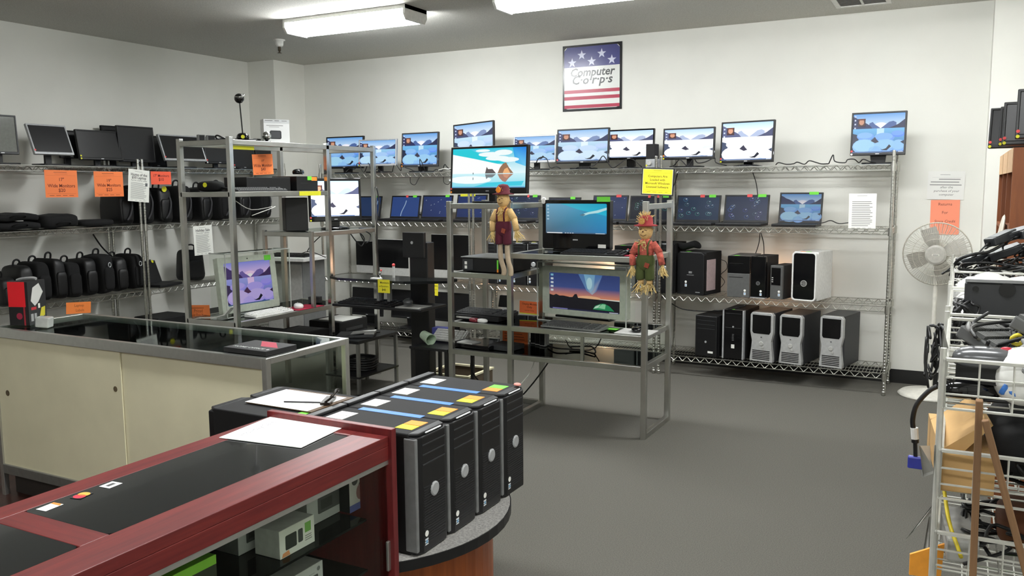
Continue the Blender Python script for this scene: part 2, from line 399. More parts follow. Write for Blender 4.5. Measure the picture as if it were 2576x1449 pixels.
# ================================================================ pictures on the lit screens
def pic_ice(bright=0, icons=True, violet=False):
    """mountain lake at dusk with pale ice blocks; bright = washed out by a bright panel"""
    s = Sheet(1, 1, back=0)
    B = bright; mixw = lambda c, k: tuple(int(a+(255-a)*k) for a in c)
    V = lambda c: (min(255, int(c[0]*1.12+24)), int(c[1]*.9), min(255, c[2]+14)) if violet else c
    sky0, sky1 = V(mixw((96, 160, 226), B*.5)), V(mixw((214, 236, 252), B))
    s.rect(0, .62, 1, 1, sky1, 1, sky0)
    s.disc(.54, .70, .12, .075, V(mixw((240, 240, 252), B)), 2); s.disc(.54, .67, .06, .045, (255, 250, 255), 3)
    mt, mt2, mt3 = V(mixw((34, 42, 88), B*.25)), V(mixw((72, 100, 158), B*.55)), V(mixw((30, 36, 74), B*.2))
    s.poly([(.30, .62), (.32, .76), (.38, .79), (.43, .72), (.48, .68), (.54, .62)], mt2, 4)
    s.poly([(.54, .62), (.62, .70), (.70, .78), (.78, .80), (.84, .76), (.84, .62)], mt2, 4)
    s.poly([(0, .60), (0, .94), (.06, .90), (.12, .84), (.20, .80), (.27, .75), (.33, .70), (.38, .62), (.38, .60)], mt, 5)
    s.poly([(.66, .61), (.78, .66), (.88, .72), (1, .84), (1, .61)], mt3, 5)
    wt0, wt1 = V(mixw((34, 98, 172), B*.75)), V(mixw((112, 184, 232), B))
    s.rect(0, 0, 1, .62, wt0, 6, wt1)
    s.rect(.47, .44, .61, .62, V(mixw((190, 226, 246), B)), 7)
    dk = V(mixw((24, 36, 66), B*.2))
    s.poly([(0, .0), (0, .50), (.08, .47), (.12, .38), (.10, .2), (.14, 0)], dk, 8)
    s.poly([(.36, .30), (.44, .40), (.47, .34), (.52, .27), (.45, .24)], V((52, 50, 70)), 12)
    ice = lambda k: V(mixw((150+k, 200+k, 236), B))
    for x, z, rx, rz, k in ((.25, .42, .17, .10, -14), (.62, .38, .20, .12, -20), (.88, .46, .13, .08, -36), (.24, .16, .24, .20, 8), (.64, .18, .22, .17, 0), (.90, .16, .14, .16, -6), (.46, .05, .14, .12, -12)):
        s.disc(x, z, rx, rz, ice(k-20), 9, 16); s.disc(x-.01, z+.025, rx*.88, rz*.8, ice(k), 10, 16)
    s.rect(.0, -.0, 1, .018, V(mixw((120, 150, 200), B*.3)), 14)
    s.poly([(.93, .26), (1, .30), (1, .20)], dk, 13)
    s.poly([(.55, .09), (.60, .075), (.66, .10), (.72, .20), (.76, .15), (.68, .05), (.60, .055)], (22, 24, 38), 13)
    if icons:
        for k in range(4): s.rect(.025, .92-.10*k, .055, .96-.10*k, (205, 215, 235), 15)
        s.rect(.09, .68, .24, .88, (70, 44, 44), 15); s.disc(.165, .79, .05, .075, (206, 150, 120), 16); s.rect(.11, .84, .22, .875, (120, 66, 50), 17)
    s.rect(0, 0, 1, .025, (70, 100, 150), 16); s.rect(.9, .004, .99, .02, (210, 220, 240), 17)
    return s
def pic_beach():
    s = Sheet(1, 1, back=0)
    s.rect(0, .36, 1, 1, (226, 246, 250), 1, (40, 196, 222))
    s.poly([(.82, 1), (1, 1), (1, .52), (.86, .62)], (34, 150, 226), 2, [(34, 150, 226), (24, 120, 220), (110, 200, 240), (60, 180, 230)])
    s.poly([(0, .98), (.25, .97), (.55, .72), (.78, .60), (.62, .60), (.3, .74), (0, .86)], (38, 200, 214), 3)
    s.poly([(0, .86), (.3, .74), (.62, .60), (.8, .5), (.8, .36), (0, .36)], (250, 252, 250), 3)
    for x, z, rx, rz in ((.52, .84, .16, .06), (.70, .88, .12, .07), (.62, .74, .16, .06), (.78, .70, .13, .06), (.42, .94, .1, .035)): s.disc(x, z, rx, rz, (238, 248, 248), 4)
    s.rect(0, 0, 1, .36, (120, 214, 232), 5, (205, 240, 246))
    s.disc(.25, .2, .3, .1, (244, 250, 250), 6); s.poly([(.3, .02), (.95, .05), (.98, .16), (.5, .13)], (66, 200, 222), 7)
    for m, z0 in ((1, .36), (-.75, .34)):
        L = 9; dark = (92, 84, 84) if m > 0 else (120, 128, 132)
        s.poly([(.46, z0), (.48, z0+m*.17), (.50, z0+m*.11), (.56, z0+m*.11), (.60, z0+m*.02), (.61, z0)], dark, L)
        s.poly([(.63, z0), (.66, z0+m*.14), (.70, z0+m*.24), (.74, z0+m*.27), (.78, z0+m*.14), (.84, z0)], (150, 112, 84) if m > 0 else (170, 128, 110), L)
        s.poly([(.70, z0), (.72, z0+m*.10), (.76, z0+m*.14), (.80, z0)], (236, 176, 120) if m > 0 else (205, 150, 120), L+1)
    s.rect(.29, .34, .30, .385, (60, 90, 100), 9); s.rect(.29, .20, .30, .26, (90, 120, 130), 9)
    s.rect(.05, .30, .95, .306, (180, 228, 240), 8); s.rect(0, 0, 1, .022, (90, 150, 200), 12)
    return s
def pic_sea():
    s = Sheet(1, 1, back=0)
    s.poly([(0, 0), (1, 0), (1, 1), (0, 1)], None, 1, [(86, 110, 128), (40, 130, 190), (30, 168, 214), (120, 176, 206)])
    s.poly([(.25, 1), (1, 1), (1, .60), (.55, .8)], None, 2, [(70, 190, 216), (20, 170, 206), (20, 190, 226), (50, 190, 220)])
    s.poly([(.56, .62), (.70, .72), (.84, .78), (1, .88), (1, .80), (.86, .70), (.72, .66), (.62, .59)], (190, 236, 240), 3)
    s.poly([(.56, .62), (.62, .67), (.66, .64), (.62, .59)], (90, 130, 150), 4)
    for k in range(5): s.rect(.02, .90-.11*k, .055, .945-.11*k, (180, 215, 235), 4)
    s.rect(0, 0, 1, .035, (70, 100, 130), 5); s.rect(.02, .003, .28, .034, (240, 244, 246), 6); s.rect(.82, .006, .97, .028, (210, 225, 235), 6)
    for k in range(4): s.rect(.32+.04*k, .008, .345+.04*k, .028, (220, 225, 230), 6)
    return s
def pic_night():
    s = Sheet(1, 1, back=0)
    s.rect(0, .36, 1, .62, (240, 150, 110), 1, (66, 84, 150)); s.rect(0, .62, 1, 1, (66, 84, 150), 1, (50, 66, 128))
    s.poly([(.42, 1), (.76, 1), (.68, .56), (.62, .46), (.54, .56)], None, 2, [(90, 130, 190), (80, 120, 186), (96, 130, 190), (190, 190, 205), (110, 150, 200)])
    s.poly([(.50, 1), (.66, 1), (.64, .62), (.60, .52), (.55, .62)], None, 3, [(130, 184, 222), (120, 170, 214), (140, 186, 222), (160, 190, 220), (170, 214, 236)])
    s.disc(.58, .76, .04, .16, (190, 228, 242), 4); s.disc(.58, .37, .16, .05, (255, 196, 150), 4)
    s.poly([(0, 0), (0, .40), (.06, .37), (.1, .41), (.15, .37), (.2, .38), (.3, .355), (.34, .36), (.37, .44), (.40, .45), (.42, .35), (.6, .345), (.8, .34), (1, .33), (1, 0)], (24, 20, 30), 5)
    s.poly([(.63, .07), (.66, .17), (.74, .24), (.79, .25), (.86, .19), (.93, .06)], (36, 150, 96), 6)
    s.poly([(.70, .12), (.76, .23), (.81, .23), (.80, .10)], (150, 226, 176), 7); s.poly([(.64, .09), (.67, .16), (.74, .22), (.70, .12)], (210, 244, 220), 7)
    for k in range(5): s.rect(.02, .91-.105*k, .06, .965-.105*k, (140, 200, 226) if k == 0 else (225, 232, 240), 8)
    s.rect(0, 0, 1, .04, (34, 34, 70), 8); s.rect(.05, .006, .27, .036, (130, 126, 190), 9); s.rect(.86, .006, .98, .03, (200, 205, 220), 9)
    return s
def pic_bubbles(seed, base=(30, 48, 92), n=12, dots=False, circ=(96, 150, 190)):
    r = random.Random(seed); s = Sheet(1, 1, back=0); s.poly([(0, 0), (1, 0), (1, 1), (0, 1)], None, 1, [tuple(int(c*k) for c in base) for k in (.85, 1.0, 1.1, .95)])
    for k in range(n):
        x, z = r.uniform(.07, .93), r.uniform(.1, .92)
        if not dots: s.arc(x, z, .075, .009, tuple(int(c*r.uniform(.6, 1)) for c in circ), 2, n=16, asp=.72)
        a = .018 if dots else .026
        s.poly([(x-.005, z+.02), (x+a, z+.055), (x+a+.012, z+.045), (x+.012, z+.014)], (222, 236, 246), 3)
    return s
def pic_arc(x0, base=(42, 78, 150)):
    s = Sheet(1, 1, back=0); s.rect(0, 0, 1, 1, base, 1)
    P = [(x0+.16*math.sin(t)**2, .02+.8*t/1.5) for t in [k*.15 for k in range(11)]]
    for a, b in zip(P, P[1:]): s.poly([(a[0]-.012, a[1]), (a[0]+.018, a[1]), (b[0]+.018, b[1]), (b[0]-.012, b[1])], (176, 206, 236), 2)
    return s
def pic_dark(c=(30, 31, 34)):
    s = Sheet(1, 1, back=0); return s.rect(0, 0, 1, 1, c, 1)
_pic = {}
def pic(key, fn):
    if key not in _pic: _pic[key] = fn().mesh('screen', SCREEN)
    return _pic[key]
# ================================================================ monitors
def screen_on(parent, key, fn, x0, y, z0, w, h, glow):
    o = link('screen', pic(key, fn), parent, loc=(x0, y, z0)); o.scale = (w, 1, h); o['glow'] = glow*.46; return o
def stickers(parent, x, y, z, cols=('r', 'y'), s=.016, dz=.024, dx=0):
    cm = {'r': PNK, 'y': YEL, 'o': ORG, 'w': PAPER, 'g': GRN}
    for k, c in enumerate(cols):
        MB().lathe([(s/2, 0), (s/2, .0008), (0, .0009)], n=12, R=Euler((PI/2, 0, 0)).to_matrix()).build('price_sticker', cm[c], parent, loc=(x+dx*k, y, z-dz*k))
def monitor(label, loc, rotz, w, h, zc, frame, key=None, fn=None, glow=0, bez=(.014, .014, .022), tilt=4, roll=0, stand='trapezoid', stk='ry', cat='monitor', group=None, off=None, tk=.035, gloss=None, logo=True):
    """flat monitor; local origin on its shelf, screen faces local -y; zc = height of the panel centre"""
    t = thing('monitor', label, cat, loc, rotz, group)
    R = Euler((math.radians(-tilt), math.radians(roll), 0)).to_matrix().to_4x4()
    M = Matrix.Translation((0, 0, zc)) @ R
    pn = bpy.data.objects.new('panel', None)   # placeholder replaced by the bezel mesh below
    bpy.data.objects.remove(pn)
    bs, bt, bb = bez
    m = MB().ring([(-w/2, -h/2), (w/2, -h/2), (w/2, h/2), (-w/2, h/2)], [(-w/2+bs, -h/2+bb), (w/2-bs, -h/2+bb), (w/2-bs, h/2-bt), (-w/2+bs, h/2-bt)], -.006, .012, 'y')
    m.box(-w/2, .0, -h/2, w/2, tk*.6, h/2).prism([(-w*.36, -h*.36), (w*.36, -h*.36), (w*.36, h*.36), (-w*.36, h*.36)], tk*.6, tk+.012, 'y')
    b = m.build('bezel', frame, t, bevel=.004); b.matrix_local = M
    if key: sc = screen_on(b, key, fn, -w/2+bs, -.001, -h/2+bb, w-2*bs, h-bb-bt, glow)
    else:
        sc = MB().box(-w/2+bs, -.0025, -h/2+bb, w/2-bs, .0, h/2-bt).build('screen', off or mat('dark_screen', (22, 22, 24), .35), b)
    if logo: MB().box(-.014, -.0072, -h/2+bb*.35, .014, -.006, -h/2+bb*.35+min(.007, bb*.4)).build('maker_badge', SIL, b)
    if stk: stickers(b, -w/2+.012, -.0065, -h/2+.034, stk)
    zb = zc-h/2
    if stand == 'trapezoid':
        MB().prism([(-.05, 0), (.05, 0), (.065, zb+.05), (-.065, zb+.05)], tk*.5+.02, tk*.5+.045, 'y').build('neck', BLK, t, bevel=.003)
        MB().prism(rrect(-.11, -.07, .11, .12, .04), 0, .012, 'z').build('stand_base', BLK, t)
    elif stand == 'neck':
        MB().box(-.028, tk*.5+.02, .01, .028, tk*.5+.045, zc).build('neck', BLK, t, bevel=.003)
        MB().prism(rrect(-.12, -.08, .12, .12, .05), 0, .012, 'z').build('stand_base', BLK, t)
    elif stand == 'low':
        MB().box(-.04, tk*.5+.015, .0, .04, tk*.5+.04, zb+.06).build('neck', BLKG, t, bevel=.003)
        MB().lathe([(.12, 0), (.12, .006), (.05, .018), (0, .02)], (0, .03, 0), 24).build('stand_base', BLKG, t, smooth=True)
    return t
def mon_px(label, x0, y0, x1, y1, Y, zsh, frame, yaw=None, **k):
    """monitor whose panel fills the given outline of the photograph, standing at depth Y on a shelf at height zsh"""
    cx = (x0+x1)/2; cy = (y0+y1)/2
    c = ay(cx, cy, Y); a = ay(x0, cy, Y); b = ay(x1, cy, Y); tp = ay(cx, y0, Y); bt = ay(cx, y1, Y)
    rz = 0 if yaw is None else math.radians(yaw)
    wv = (b.x-a.x); f = math.cos(rz)+math.sin(rz)*(-c.x/Y)
    return monitor(label, (c.x, Y, zsh), rz, wv/max(.5, f), tp.z-bt.z, c.z-zsh, frame, **k)
ICE = ('ice0', lambda: pic_ice(.0)); ICE1 = ('ice1', lambda: pic_ice(.55)); ICE2 = ('ice2', lambda: pic_ice(.95)); ICEM = ('icem', lambda: pic_ice(.25))
ZT = 1.8065; YM = 7.30
GM = 'lit monitors along the top shelf of the back wall'
def tm(lb, q, fr, p, glow, **k): mon_px(lb, *q, YM, ZT, fr, key=p[0], fn=p[1], glow=glow, group=GM, **k)
tm('lit black monitor at left end of top back shelf, behind the chrome rack', (820, 343, 914, 424), BLK, ICE, 1.5, stk='y')
mon_px('lit silver monitor on top back shelf, second from its left end', 902, 350, 997, 418, 7.22, ZT, SIL, key=ICEM[0], fn=ICEM[1], glow=1.6, group=GM, stand='neck', stk='ry')
tm('lit black square monitor on top back shelf, left of the tilted one', (1010, 333, 1102, 420), DGR, ICE, 1.6, stk='oo', yaw=-4)
tm('lit black monitor leaning sideways above the big beach-picture monitor', (1140, 308, 1242, 402), BLK, ICE1, 1.7, roll=-3, stk=None, yaw=-6)
tm('lit silver monitor on top back shelf behind the beach-picture monitor', (1291, 340, 1398, 410), SIL, ICEM, 1.6, stand='neck', stk=None, yaw=-3)
mon_px('lit wide black monitor on top back shelf with badge on its upper rim', 1400, 323, 1531, 411, 7.27, ZT, BLK, key=ICE1[0], fn=ICE1[1], glow=1.6, group=GM, stk='r', yaw=-3)
mon_px('lit glossy black monitor on top back shelf beside the small speaker', 1522, 325, 1645, 402, 7.36, ZT, BLKG, key=ICE2[0], fn=ICE2[1], glow=1.9, group=GM, stand='low', yaw=-3)
tm('lit black monitor on top back shelf, first to the right of the small speaker', (1667, 321, 1797, 401), BLK, ICE2, 1.9, stand='neck', stk='oy', yaw=-3)
tm('lit monitor with thin frame, turned to the left, on top back shelf', (1812, 304, 1946, 409), BLK, ICE2, 2.1, stand='low', yaw=-12, stk='ry')
tm('lit black square monitor alone at the right end of the top back shelf', (2140, 281, 2279, 391), DGR, ICE, 1.6, yaw=-3, stk='rw')
# small speaker on the top shelf
p = ay(1641, 418, 7.21)
t = thing('speaker', 'small black and silver desktop speaker on the top back shelf', 'speaker', (p.x, 7.21, ZT), -.1)
MB().box(-.045, -.04, .075, .04, .05, .205).build('speaker_cloth', BLKM, t, bevel=.006)
MB().box(-.045, -.045, 0, .055, .05, .075).build('speaker_base', SIL, t, bevel=.005)
MB().lathe([(.022, 0), (.022, .012), (.018, .016), (0, .016)], (-.008, -.045, .04), 18, R=Euler((PI/2, 0, 0)).to_matrix()).build('volume_knob', LGR, t)
stickers(t, -.035, -.046, .02, 'y')
# ================================================================ laptops
def laptop(label, loc, rotz, w, h, key, fn, glow, group, tabs=(), body=BLK, tilt=12, d=.235):
    t = thing('laptop', label, 'laptop', loc, rotz, group)
    MB().box(-w/2, -d, 0, w/2, 0, .022).build('keyboard_base', body, t, bevel=.004)
    MB().box(-w*.44, -d*.55, .022, w*.44, -.03, .0235).build('keys', BLKM, t)
    lid = MB().box(-w/2, 0, 0, w/2, .010, h).ring([(-w/2, 0), (w/2, 0), (w/2, h), (-w/2, h)], [(-w/2+.014, .022), (w/2-.014, .022), (w/2-.014, h-.014), (-w/2+.014, h-.014)], -.003, .001, 'y').build('lid', body if body != SIL else SIL, t, bevel=.003)
    lid.location = (0, -.008, .018); lid.rotation_euler = (math.radians(-tilt), 0, 0)
    screen_on(lid, key, fn, -w/2+.014, -.0006, .022, w-.028, h-.036, glow)
    cm = {'r': PNK, 'g': GRN, 'y': YEL}
    for c, u, wd in tabs:
        MB().box(-w/2+u*w, -.0042, h-.020, -w/2+u*w+wd, -.0034, h+.005).build('price_tab', cm[c], lid)
    return t
ZP = 1.3115; YLp = 7.40
GL = 'laptops open on the second back shelf'
def lp(lb, q, key, fn, glow, tabs, **k):
    x0, y0, x1, y1 = q
    c = ay((x0+x1)/2, y1, YLp); a = ay(x0, y1, YLp); b = ay(x1, y1, YLp); tp = ay((x0+x1)/2, y0, YLp)
    laptop(lb, (c.x, YLp, ZP), math.radians(k.pop('yaw', -3)), b.x-a.x, (tp.z-ZP-.018)/.97, key, fn, glow, GL, tabs, **k)
lp('open laptop at the left end of the second back shelf, dark blue screen partly hidden', (900, 494, 958, 556), 'lb0', lambda: pic_arc(.7, (28, 58, 104)), .9, [('g', .62, .05)])
lp('open laptop with one pale curved line on its blue screen', (980, 493, 1055, 553), 'arc', lambda: pic_arc(.36), .9, [('r', .5, .03), ('g', .74, .05)])
lp('open laptop with silver base and small bubbles on blue screen', (1058, 492, 1136, 553), 'b1', lambda: pic_bubbles(3, (32, 58, 124), 10, True), .9, [('g', .76, .05)])
lp('open laptop with a long yellow strip on top of its lid', (1145, 490, 1222, 556), 'b2', lambda: pic_bubbles(5, (34, 62, 132), 8, True), .8, [('y', .1, .18)])
lp('open laptop behind the scarecrow doll in dark red overalls', (1268, 492, 1356, 558), 'b3', lambda: pic_bubbles(8, (28, 46, 86), 14), .8, [('r', .62, .022), ('g', .78, .05)])
lp('open laptop mostly hidden behind the black all-in-one computer', (1375, 497, 1458, 560), 'b4', lambda: pic_bubbles(9, (30, 46, 84), 10), .7, [('g', .68, .05)])
lp('open laptop with a red tab, just right of the all-in-one computer', (1487, 492, 1577, 562), 'b5', lambda: pic_bubbles(11, (40, 62, 116), 9, True), .7, [('r', .66, .05)])
lp('open laptop with near-black screen and three tabs under the framed yellow sign', (1580, 493, 1682, 564), 'b6', lambda: pic_bubbles(14, (20, 28, 44), 15, circ=(90, 190, 190)), .8, [('r', .45, .025), ('r', .68, .025), ('g', .82, .055)])
lp('open laptop with bubbles on a slate screen, right of the framed yellow sign', (1698, 492, 1810, 565), 'b7', lambda: pic_bubbles(21, (46, 66, 94), 13, circ=(110, 180, 205)), .85, [('r', .53, .04), ('g', .73, .06)])
lp('open laptop with bubbles on a slate screen, next to the ice-picture laptop', (1818, 491, 1932, 567), 'b8', lambda: pic_bubbles(26, (46, 60, 92), 16, circ=(120, 140, 215)), .85, [('r', .5, .045), ('g', .74, .07)])
lp('open square laptop showing an ice lake picture on the second back shelf', (1956, 485, 2066, 569), 'iceL', lambda: pic_ice(0, False), .85, [('g', .68, .075)])
# ================================================================ desktop towers
def badge_pair(parent, x, z, y=-.0015, s=1.0):
    MB().lathe([(.010*s, 0), (.010*s, .001), (0, .001)], n=12, R=Euler((PI/2, 0, 0)).to_matrix()).build('badge', PAPER, parent, loc=(x, y, z+.026*s))
    o = Sheet(.018*s, .022*s, (232, 236, 240), back=.0008); o.rect(.004*s, .006*s, .014*s, .016*s, (120, 170, 210), 1); o.build('badge', parent, loc=(x-.009*s, y, z-.012*s))
def tower(label, loc, rotz, w, d, h, style, group=None, tabs='', name='computer_tower'):
    """desktop tower; front at local y=0 facing -y, resting on z=0"""
    t = thing(name, label, 'computer', loc, rotz, group)
    side = {'white': WHT, 'bsilver': BLKM, 'station': DGR, 'slim': BLKM, 'split': mat('steel_case', (92, 92, 94), .4, .4)}.get(style, BLKM)
    MB().box(-w/2, .035, 0, w/2, d, h).build('case', side, t, bevel=.004)
    RX = Euler((PI/2, 0, 0)).to_matrix()
    def slots(zs, x0=-.42, x1=.42, m=DGR):
        s = MB()
        for z in zs: s.box(x0*w, -.002, z*h-.002, x1*w, .002, z*h+.002)
        s.build('drive_slot', m, t)
    if style == 'office':           # black curved front, silver side strips, round silver emblem
        MB().prism([(-w/2, .04), (-w/2, .012), (-w*.36, 0), (w*.36, 0), (w/2, .012), (w/2, .04)], .004, h-.012, 'z').prism([(-w/2, .04), (-w*.4, .008), (w*.4, .008), (w/2, .04)], h-.012, h, 'z').build('front_bezel', BLK, t, bevel=.004)
        MB().box(-w/2-.003, .006, .012, -w/2+.012, .052, h-.015).build('side_strip', GRY, t, bevel=.004)
        slots((.90, .82, .74), -.36, .36)
        g = MB()
        for k in range(22): g.box(-w*.34, -.0015, h*.08+k*h*.022, w*.34, .001, h*.08+k*h*.022+.003)
        g.build('grille', mat('grille_black', (34, 34, 36), .5), t)
        MB().lathe([(.024, 0), (.024, .003), (.019, .006), (0, .006)], n=20, R=RX).build('emblem', SIL, t, loc=(0, 0, h*.50))
        badge_pair(t, -w*.28, h*.10)
        MB().box(-w*.2, .004, h-.009, w*.3, .016, h-.004).build('power_button', mat('bright_button', (225, 228, 230), .25), t, bevel=.002)
    elif style == 'plain':
        MB().box(-w/2, 0, 0, w/2, .04, h).build('front_bezel', BLK, t, bevel=.008)
        slots((.88, .78, .68), -.4, .4)
        MB().lathe([(.010, 0), (.010, .002), (0, .002)], n=14, R=RX).build('emblem', SIL, t, loc=(0, 0, h*.36))
        MB().box(w*.1, -.001, h*.09, w*.34, .001, h*.14).build('badge', PAPER, t)
    elif style == 'bsilver':        # black front between two silver edges
        MB().box(-w/2+.014, 0, 0, w/2-.014, .04, h).build('front_bezel', BLKG, t, bevel=.003)
        for x in (-w/2, w/2-.014): MB().box(x, -.004, 0, x+.014, .04, h).build('silver_edge', SIL, t, bevel=.003)
        slots((.93, .64), -.36, .36)
        MB().lathe([(.008, 0), (.008, .002), (0, .002)], n=12, R=RX).build('emblem', SIL, t, loc=(0, 0, h*.66))
        MB().box(-.014, -.001, h*.22, .014, .001, h*.30).build('badge', PAPER, t)
        q = MB()
        for k in range(5): q.box(-.008, -.001, h*(.38+.03*k), .008, .001, h*(.38+.03*k)+.004)
        q.build('port', GRY, t)
    elif style == 'station':        # silver hourglass front around a black drive bay
        o = [(-w/2, 0), (-w/2, .03), (-w*.44, h*.30), (-w*.42, h*.42), (-w/2, h*.60), (-w/2, h-.02), (-w*.42, h), (w*.42, h), (w/2, h-.02), (w/2, h*.60), (w*.42, h*.42), (w*.44, h*.30), (w/2, .03), (w/2, 0)]
        MB().prism(o, -.012, .035, 'y').build('front_bezel', mat('workstation_silver', (190, 191, 190), .35, .3), t, bevel=.004)
        MB().prism([(-w*.39, h*.60), (-w*.40, h*.62), (-w*.40, h*.95), (w*.40, h*.95), (w*.40, h*.62), (w*.34, h*.57), (-w*.34, h*.57)], -.0135, -.008, 'y').build('drive_bay', BLKG, t)
        q = MB()
        for k in range(6): q.box(-w*.38, -.0135, h*(.045+.034*k), w*.38, -.011, h*(.045+.034*k)+.007)
        q.build('grille', BLK, t)
        MB().lathe([(.019, 0), (.019, .004), (.015, .006), (0, .006)], n=20, R=RX).build('emblem', LGR, t, loc=(0, -.012, h*.37))
        MB().lathe([(.011, 0), (.011, .004), (0, .005)], n=14, R=RX).build('power_button', LGR, t, loc=(.012, -.012, h*.295))
        MB().box(-.006, -.014, h*.495, .006, -.011, h*.51).build('badge', DGR, t)
    elif style == 'split':          # dark drive bay over a grey lower front
        MB().box(-w/2, 0, 0, w/2, .04, h*.58).build('front_bezel', mat('gunmetal_front', (96, 97, 96), .4, .2), t, bevel=.004)
        MB().box(-w/2, 0, h*.58, w/2, .04, h).build('drive_bay', BLKG, t, bevel=.004)
        slots((.49, .82), -.42, .2, BLK); badge_pair(t, w*.3, h*.10)
    elif style == 'slim':
        MB().box(-w/2, 0, .008, w/2, .04, h).build('front_bezel', BLKG, t, bevel=.006)
        MB().box(-w/2-.002, -.003, 0, w/2, .04, .008).build('foot_strip', SIL, t)
        MB().lathe([(.017, 0), (.017, .0015), (.014, .0015), (.014, 0)], n=18, R=RX).build('emblem', GRY, t, loc=(0, 0, h*.36)); badge_pair(t, w*.2, h*.10)
    elif style == 'white':          # white curved shell around a black front
        MB().ring(rrect(-w/2, 0, w/2, h, .03), rrect(-w/2+.012, .012, w/2-.012, h-.012, .022), -.01, .04, 'y').build('shell', WHT, t, bevel=.003)
        MB().prism(rrect(-w/2+.012, .012, w/2-.012, h-.012, .022), -.004, .036, 'y').build('front_bezel', BLKG, t)
        MB().lathe([(.026, 0), (.026, .003), (.022, .003), (.022, 0)], n=22, R=RX).build('emblem', LGR, t, loc=(0, -.004, h*.36))
        slots((.885, .66), -.4, .4, GRY)
    elif style == 'gamer':          # large black tower with rounded brow
        MB().prism([(-w/2, 0), (-w/2, h*.95), (-w*.4, h), (w*.4, h), (w/2, h*.95), (w/2, 0)], 0, .04, 'y').build('front_bezel', BLK, t, bevel=.006)
        MB().box(-w*.06, -.001, h*.50, w*.06, .001, h*.55).box(-w*.13, -.001, h*.455, w*.13, .001, h*.47).build('emblem', GRY, t)
        badge_pair(t, -w*.16, h*.22, s=1.1); MB().box(w*.2, -.001, h*.06, w*.36, .001, h*.075).build('badge', SIL, t)
        MB().box(w/2, .05, h*.1, w/2+.004, .2, h*.82).build('lit_side_patch', mat('painted_lit_side', (190, 168, 168), .4), t)  # pinkish patch paints in the light falling on the tower's right side
    elif style == 'small':
        MB().box(-w/2, 0, 0, w/2, .03, h).build('front_bezel', mat('gunmetal_front', (96, 97, 96), .4, .2), t, bevel=.004)
        MB().box(-w*.4, -.002, h*.42, w*.36, .002, h*.93).build('drive_bay', BLKG, t)
        q = MB()
        for k in range(3): q.box(-w*.36, -.004, h*(.5+.06*k), -w*.24, -.001, h*(.5+.06*k)+.008)
        q.build('port', LGR, t); badge_pair(t, w*.26, h*.14)
    cm = {'g': GRN, 'r': PNK, 'y': YEL, 'o': ORG}
    for k, c in enumerate(tabs):
        MB().box(-w*.25+k*.045, .03, h, -w*.25+k*.045+.042, .06, h+.001).build('price_tab', cm[c], t)
    return t
def tw_px(label, q, Y, zsh, d, style, yaw=-8, **k):
    x0, y0, x1, y1 = q
    c = ay((x0+x1)/2, y1, Y); a = ay(x0, y1, Y); b = ay(x1, y1, Y); tp = ay((x0+x1)/2, y0, Y)
    rz = math.radians(yaw); f = max(.6, math.cos(rz)+math.sin(rz)*(-c.x/Y))
    return tower(label, (c.x, Y, zsh), rz, (b.x-a.x)/f, d, tp.z-zsh, style, **k)
Z3 = .7115; Z4 = .1815
GT = 'desktop towers on the back wire shelves'
tw_px('large black tower with rounded brow and a cable bundle lying on top', (1702, 634, 1769, 745), 7.19, Z3, .31, 'gamer', group=GT, tabs='g', yaw=-14)
tw_px('tall tower with black drive bay above a grey lower front', (1828, 644, 1884, 756), 7.18, Z3, .36, 'split', group=GT, tabs='g', yaw=-3)
tw_px('slim glossy black tower between the grey-fronted one and the little grey one', (1887, 645, 1924, 757), 7.18, Z3, .29, 'slim', group=GT, yaw=-10)
tw_px('smallest grey tower on the shelf, beside the white-shelled one', (1936, 668, 1966, 759), 7.18, Z3, .27, 'small', group=GT, yaw=-14)
tw_px('white-shelled tower with glossy black front and round emblem', (1990, 634, 2051, 764), 7.17, Z3, .36, 'white', group=GT, tabs='og', yaw=-12)
tw_px('plain black tower at the left of the bottom row', (1747, 794, 1801, 912), 7.18, Z4, .36, 'plain', group=GT, yaw=-12)
tw_px('tallest black tower with bright silver front edges, bottom row', (1815, 780, 1869, 922), 7.17, Z4, .40, 'bsilver', group=GT, tabs='g', yaw=-6)
tw_px('silver hourglass-front tower next to the silver-edged black one', (1886, 786, 1943, 924), 7.17, Z4, .40, 'station', group=GT, yaw=-12)
tw_px('silver hourglass-front tower in the middle of the three alike', (1959, 792, 2016, 930), 7.17, Z4, .40, 'station', group=GT, yaw=-12)
tw_px('silver hourglass-front tower standing apart at right of the bottom row', (2060, 795, 2118, 936), 7.17, Z4, .40, 'station', group=GT, yaw=-12)
for k, (x0, x1, wd) in enumerate(((1221, 1248, 'first from the left'), (1250, 1284, 'second from the left'), (1286, 1322, 'third from the left'), (1326, 1358, 'fourth from the left'))):
    tw_px('black tower with silver side strip seen through the chrome display rack, ' + wd, (x0, 610, x1, 712), 7.2, Z3, .27, 'office', group=GT, tabs='y' if k else '', yaw=-2)
tw_px('grey-fronted tower just right of the acrylic-covered screen', (1545, 618, 1596, 722), 7.2, Z3, .36, 'split', group=GT, tabs='g', yaw=-2)
tw_px('black tower with round white emblem left of the scarecrow post', (1602, 612, 1646, 735), 7.2, Z3, .36, 'office', group=GT, yaw=-2)
tw_px('black tower with round white emblem right of the scarecrow post', (1651, 612, 1692, 738), 7.17, Z3, .36, 'office', group=GT, yaw=-2)
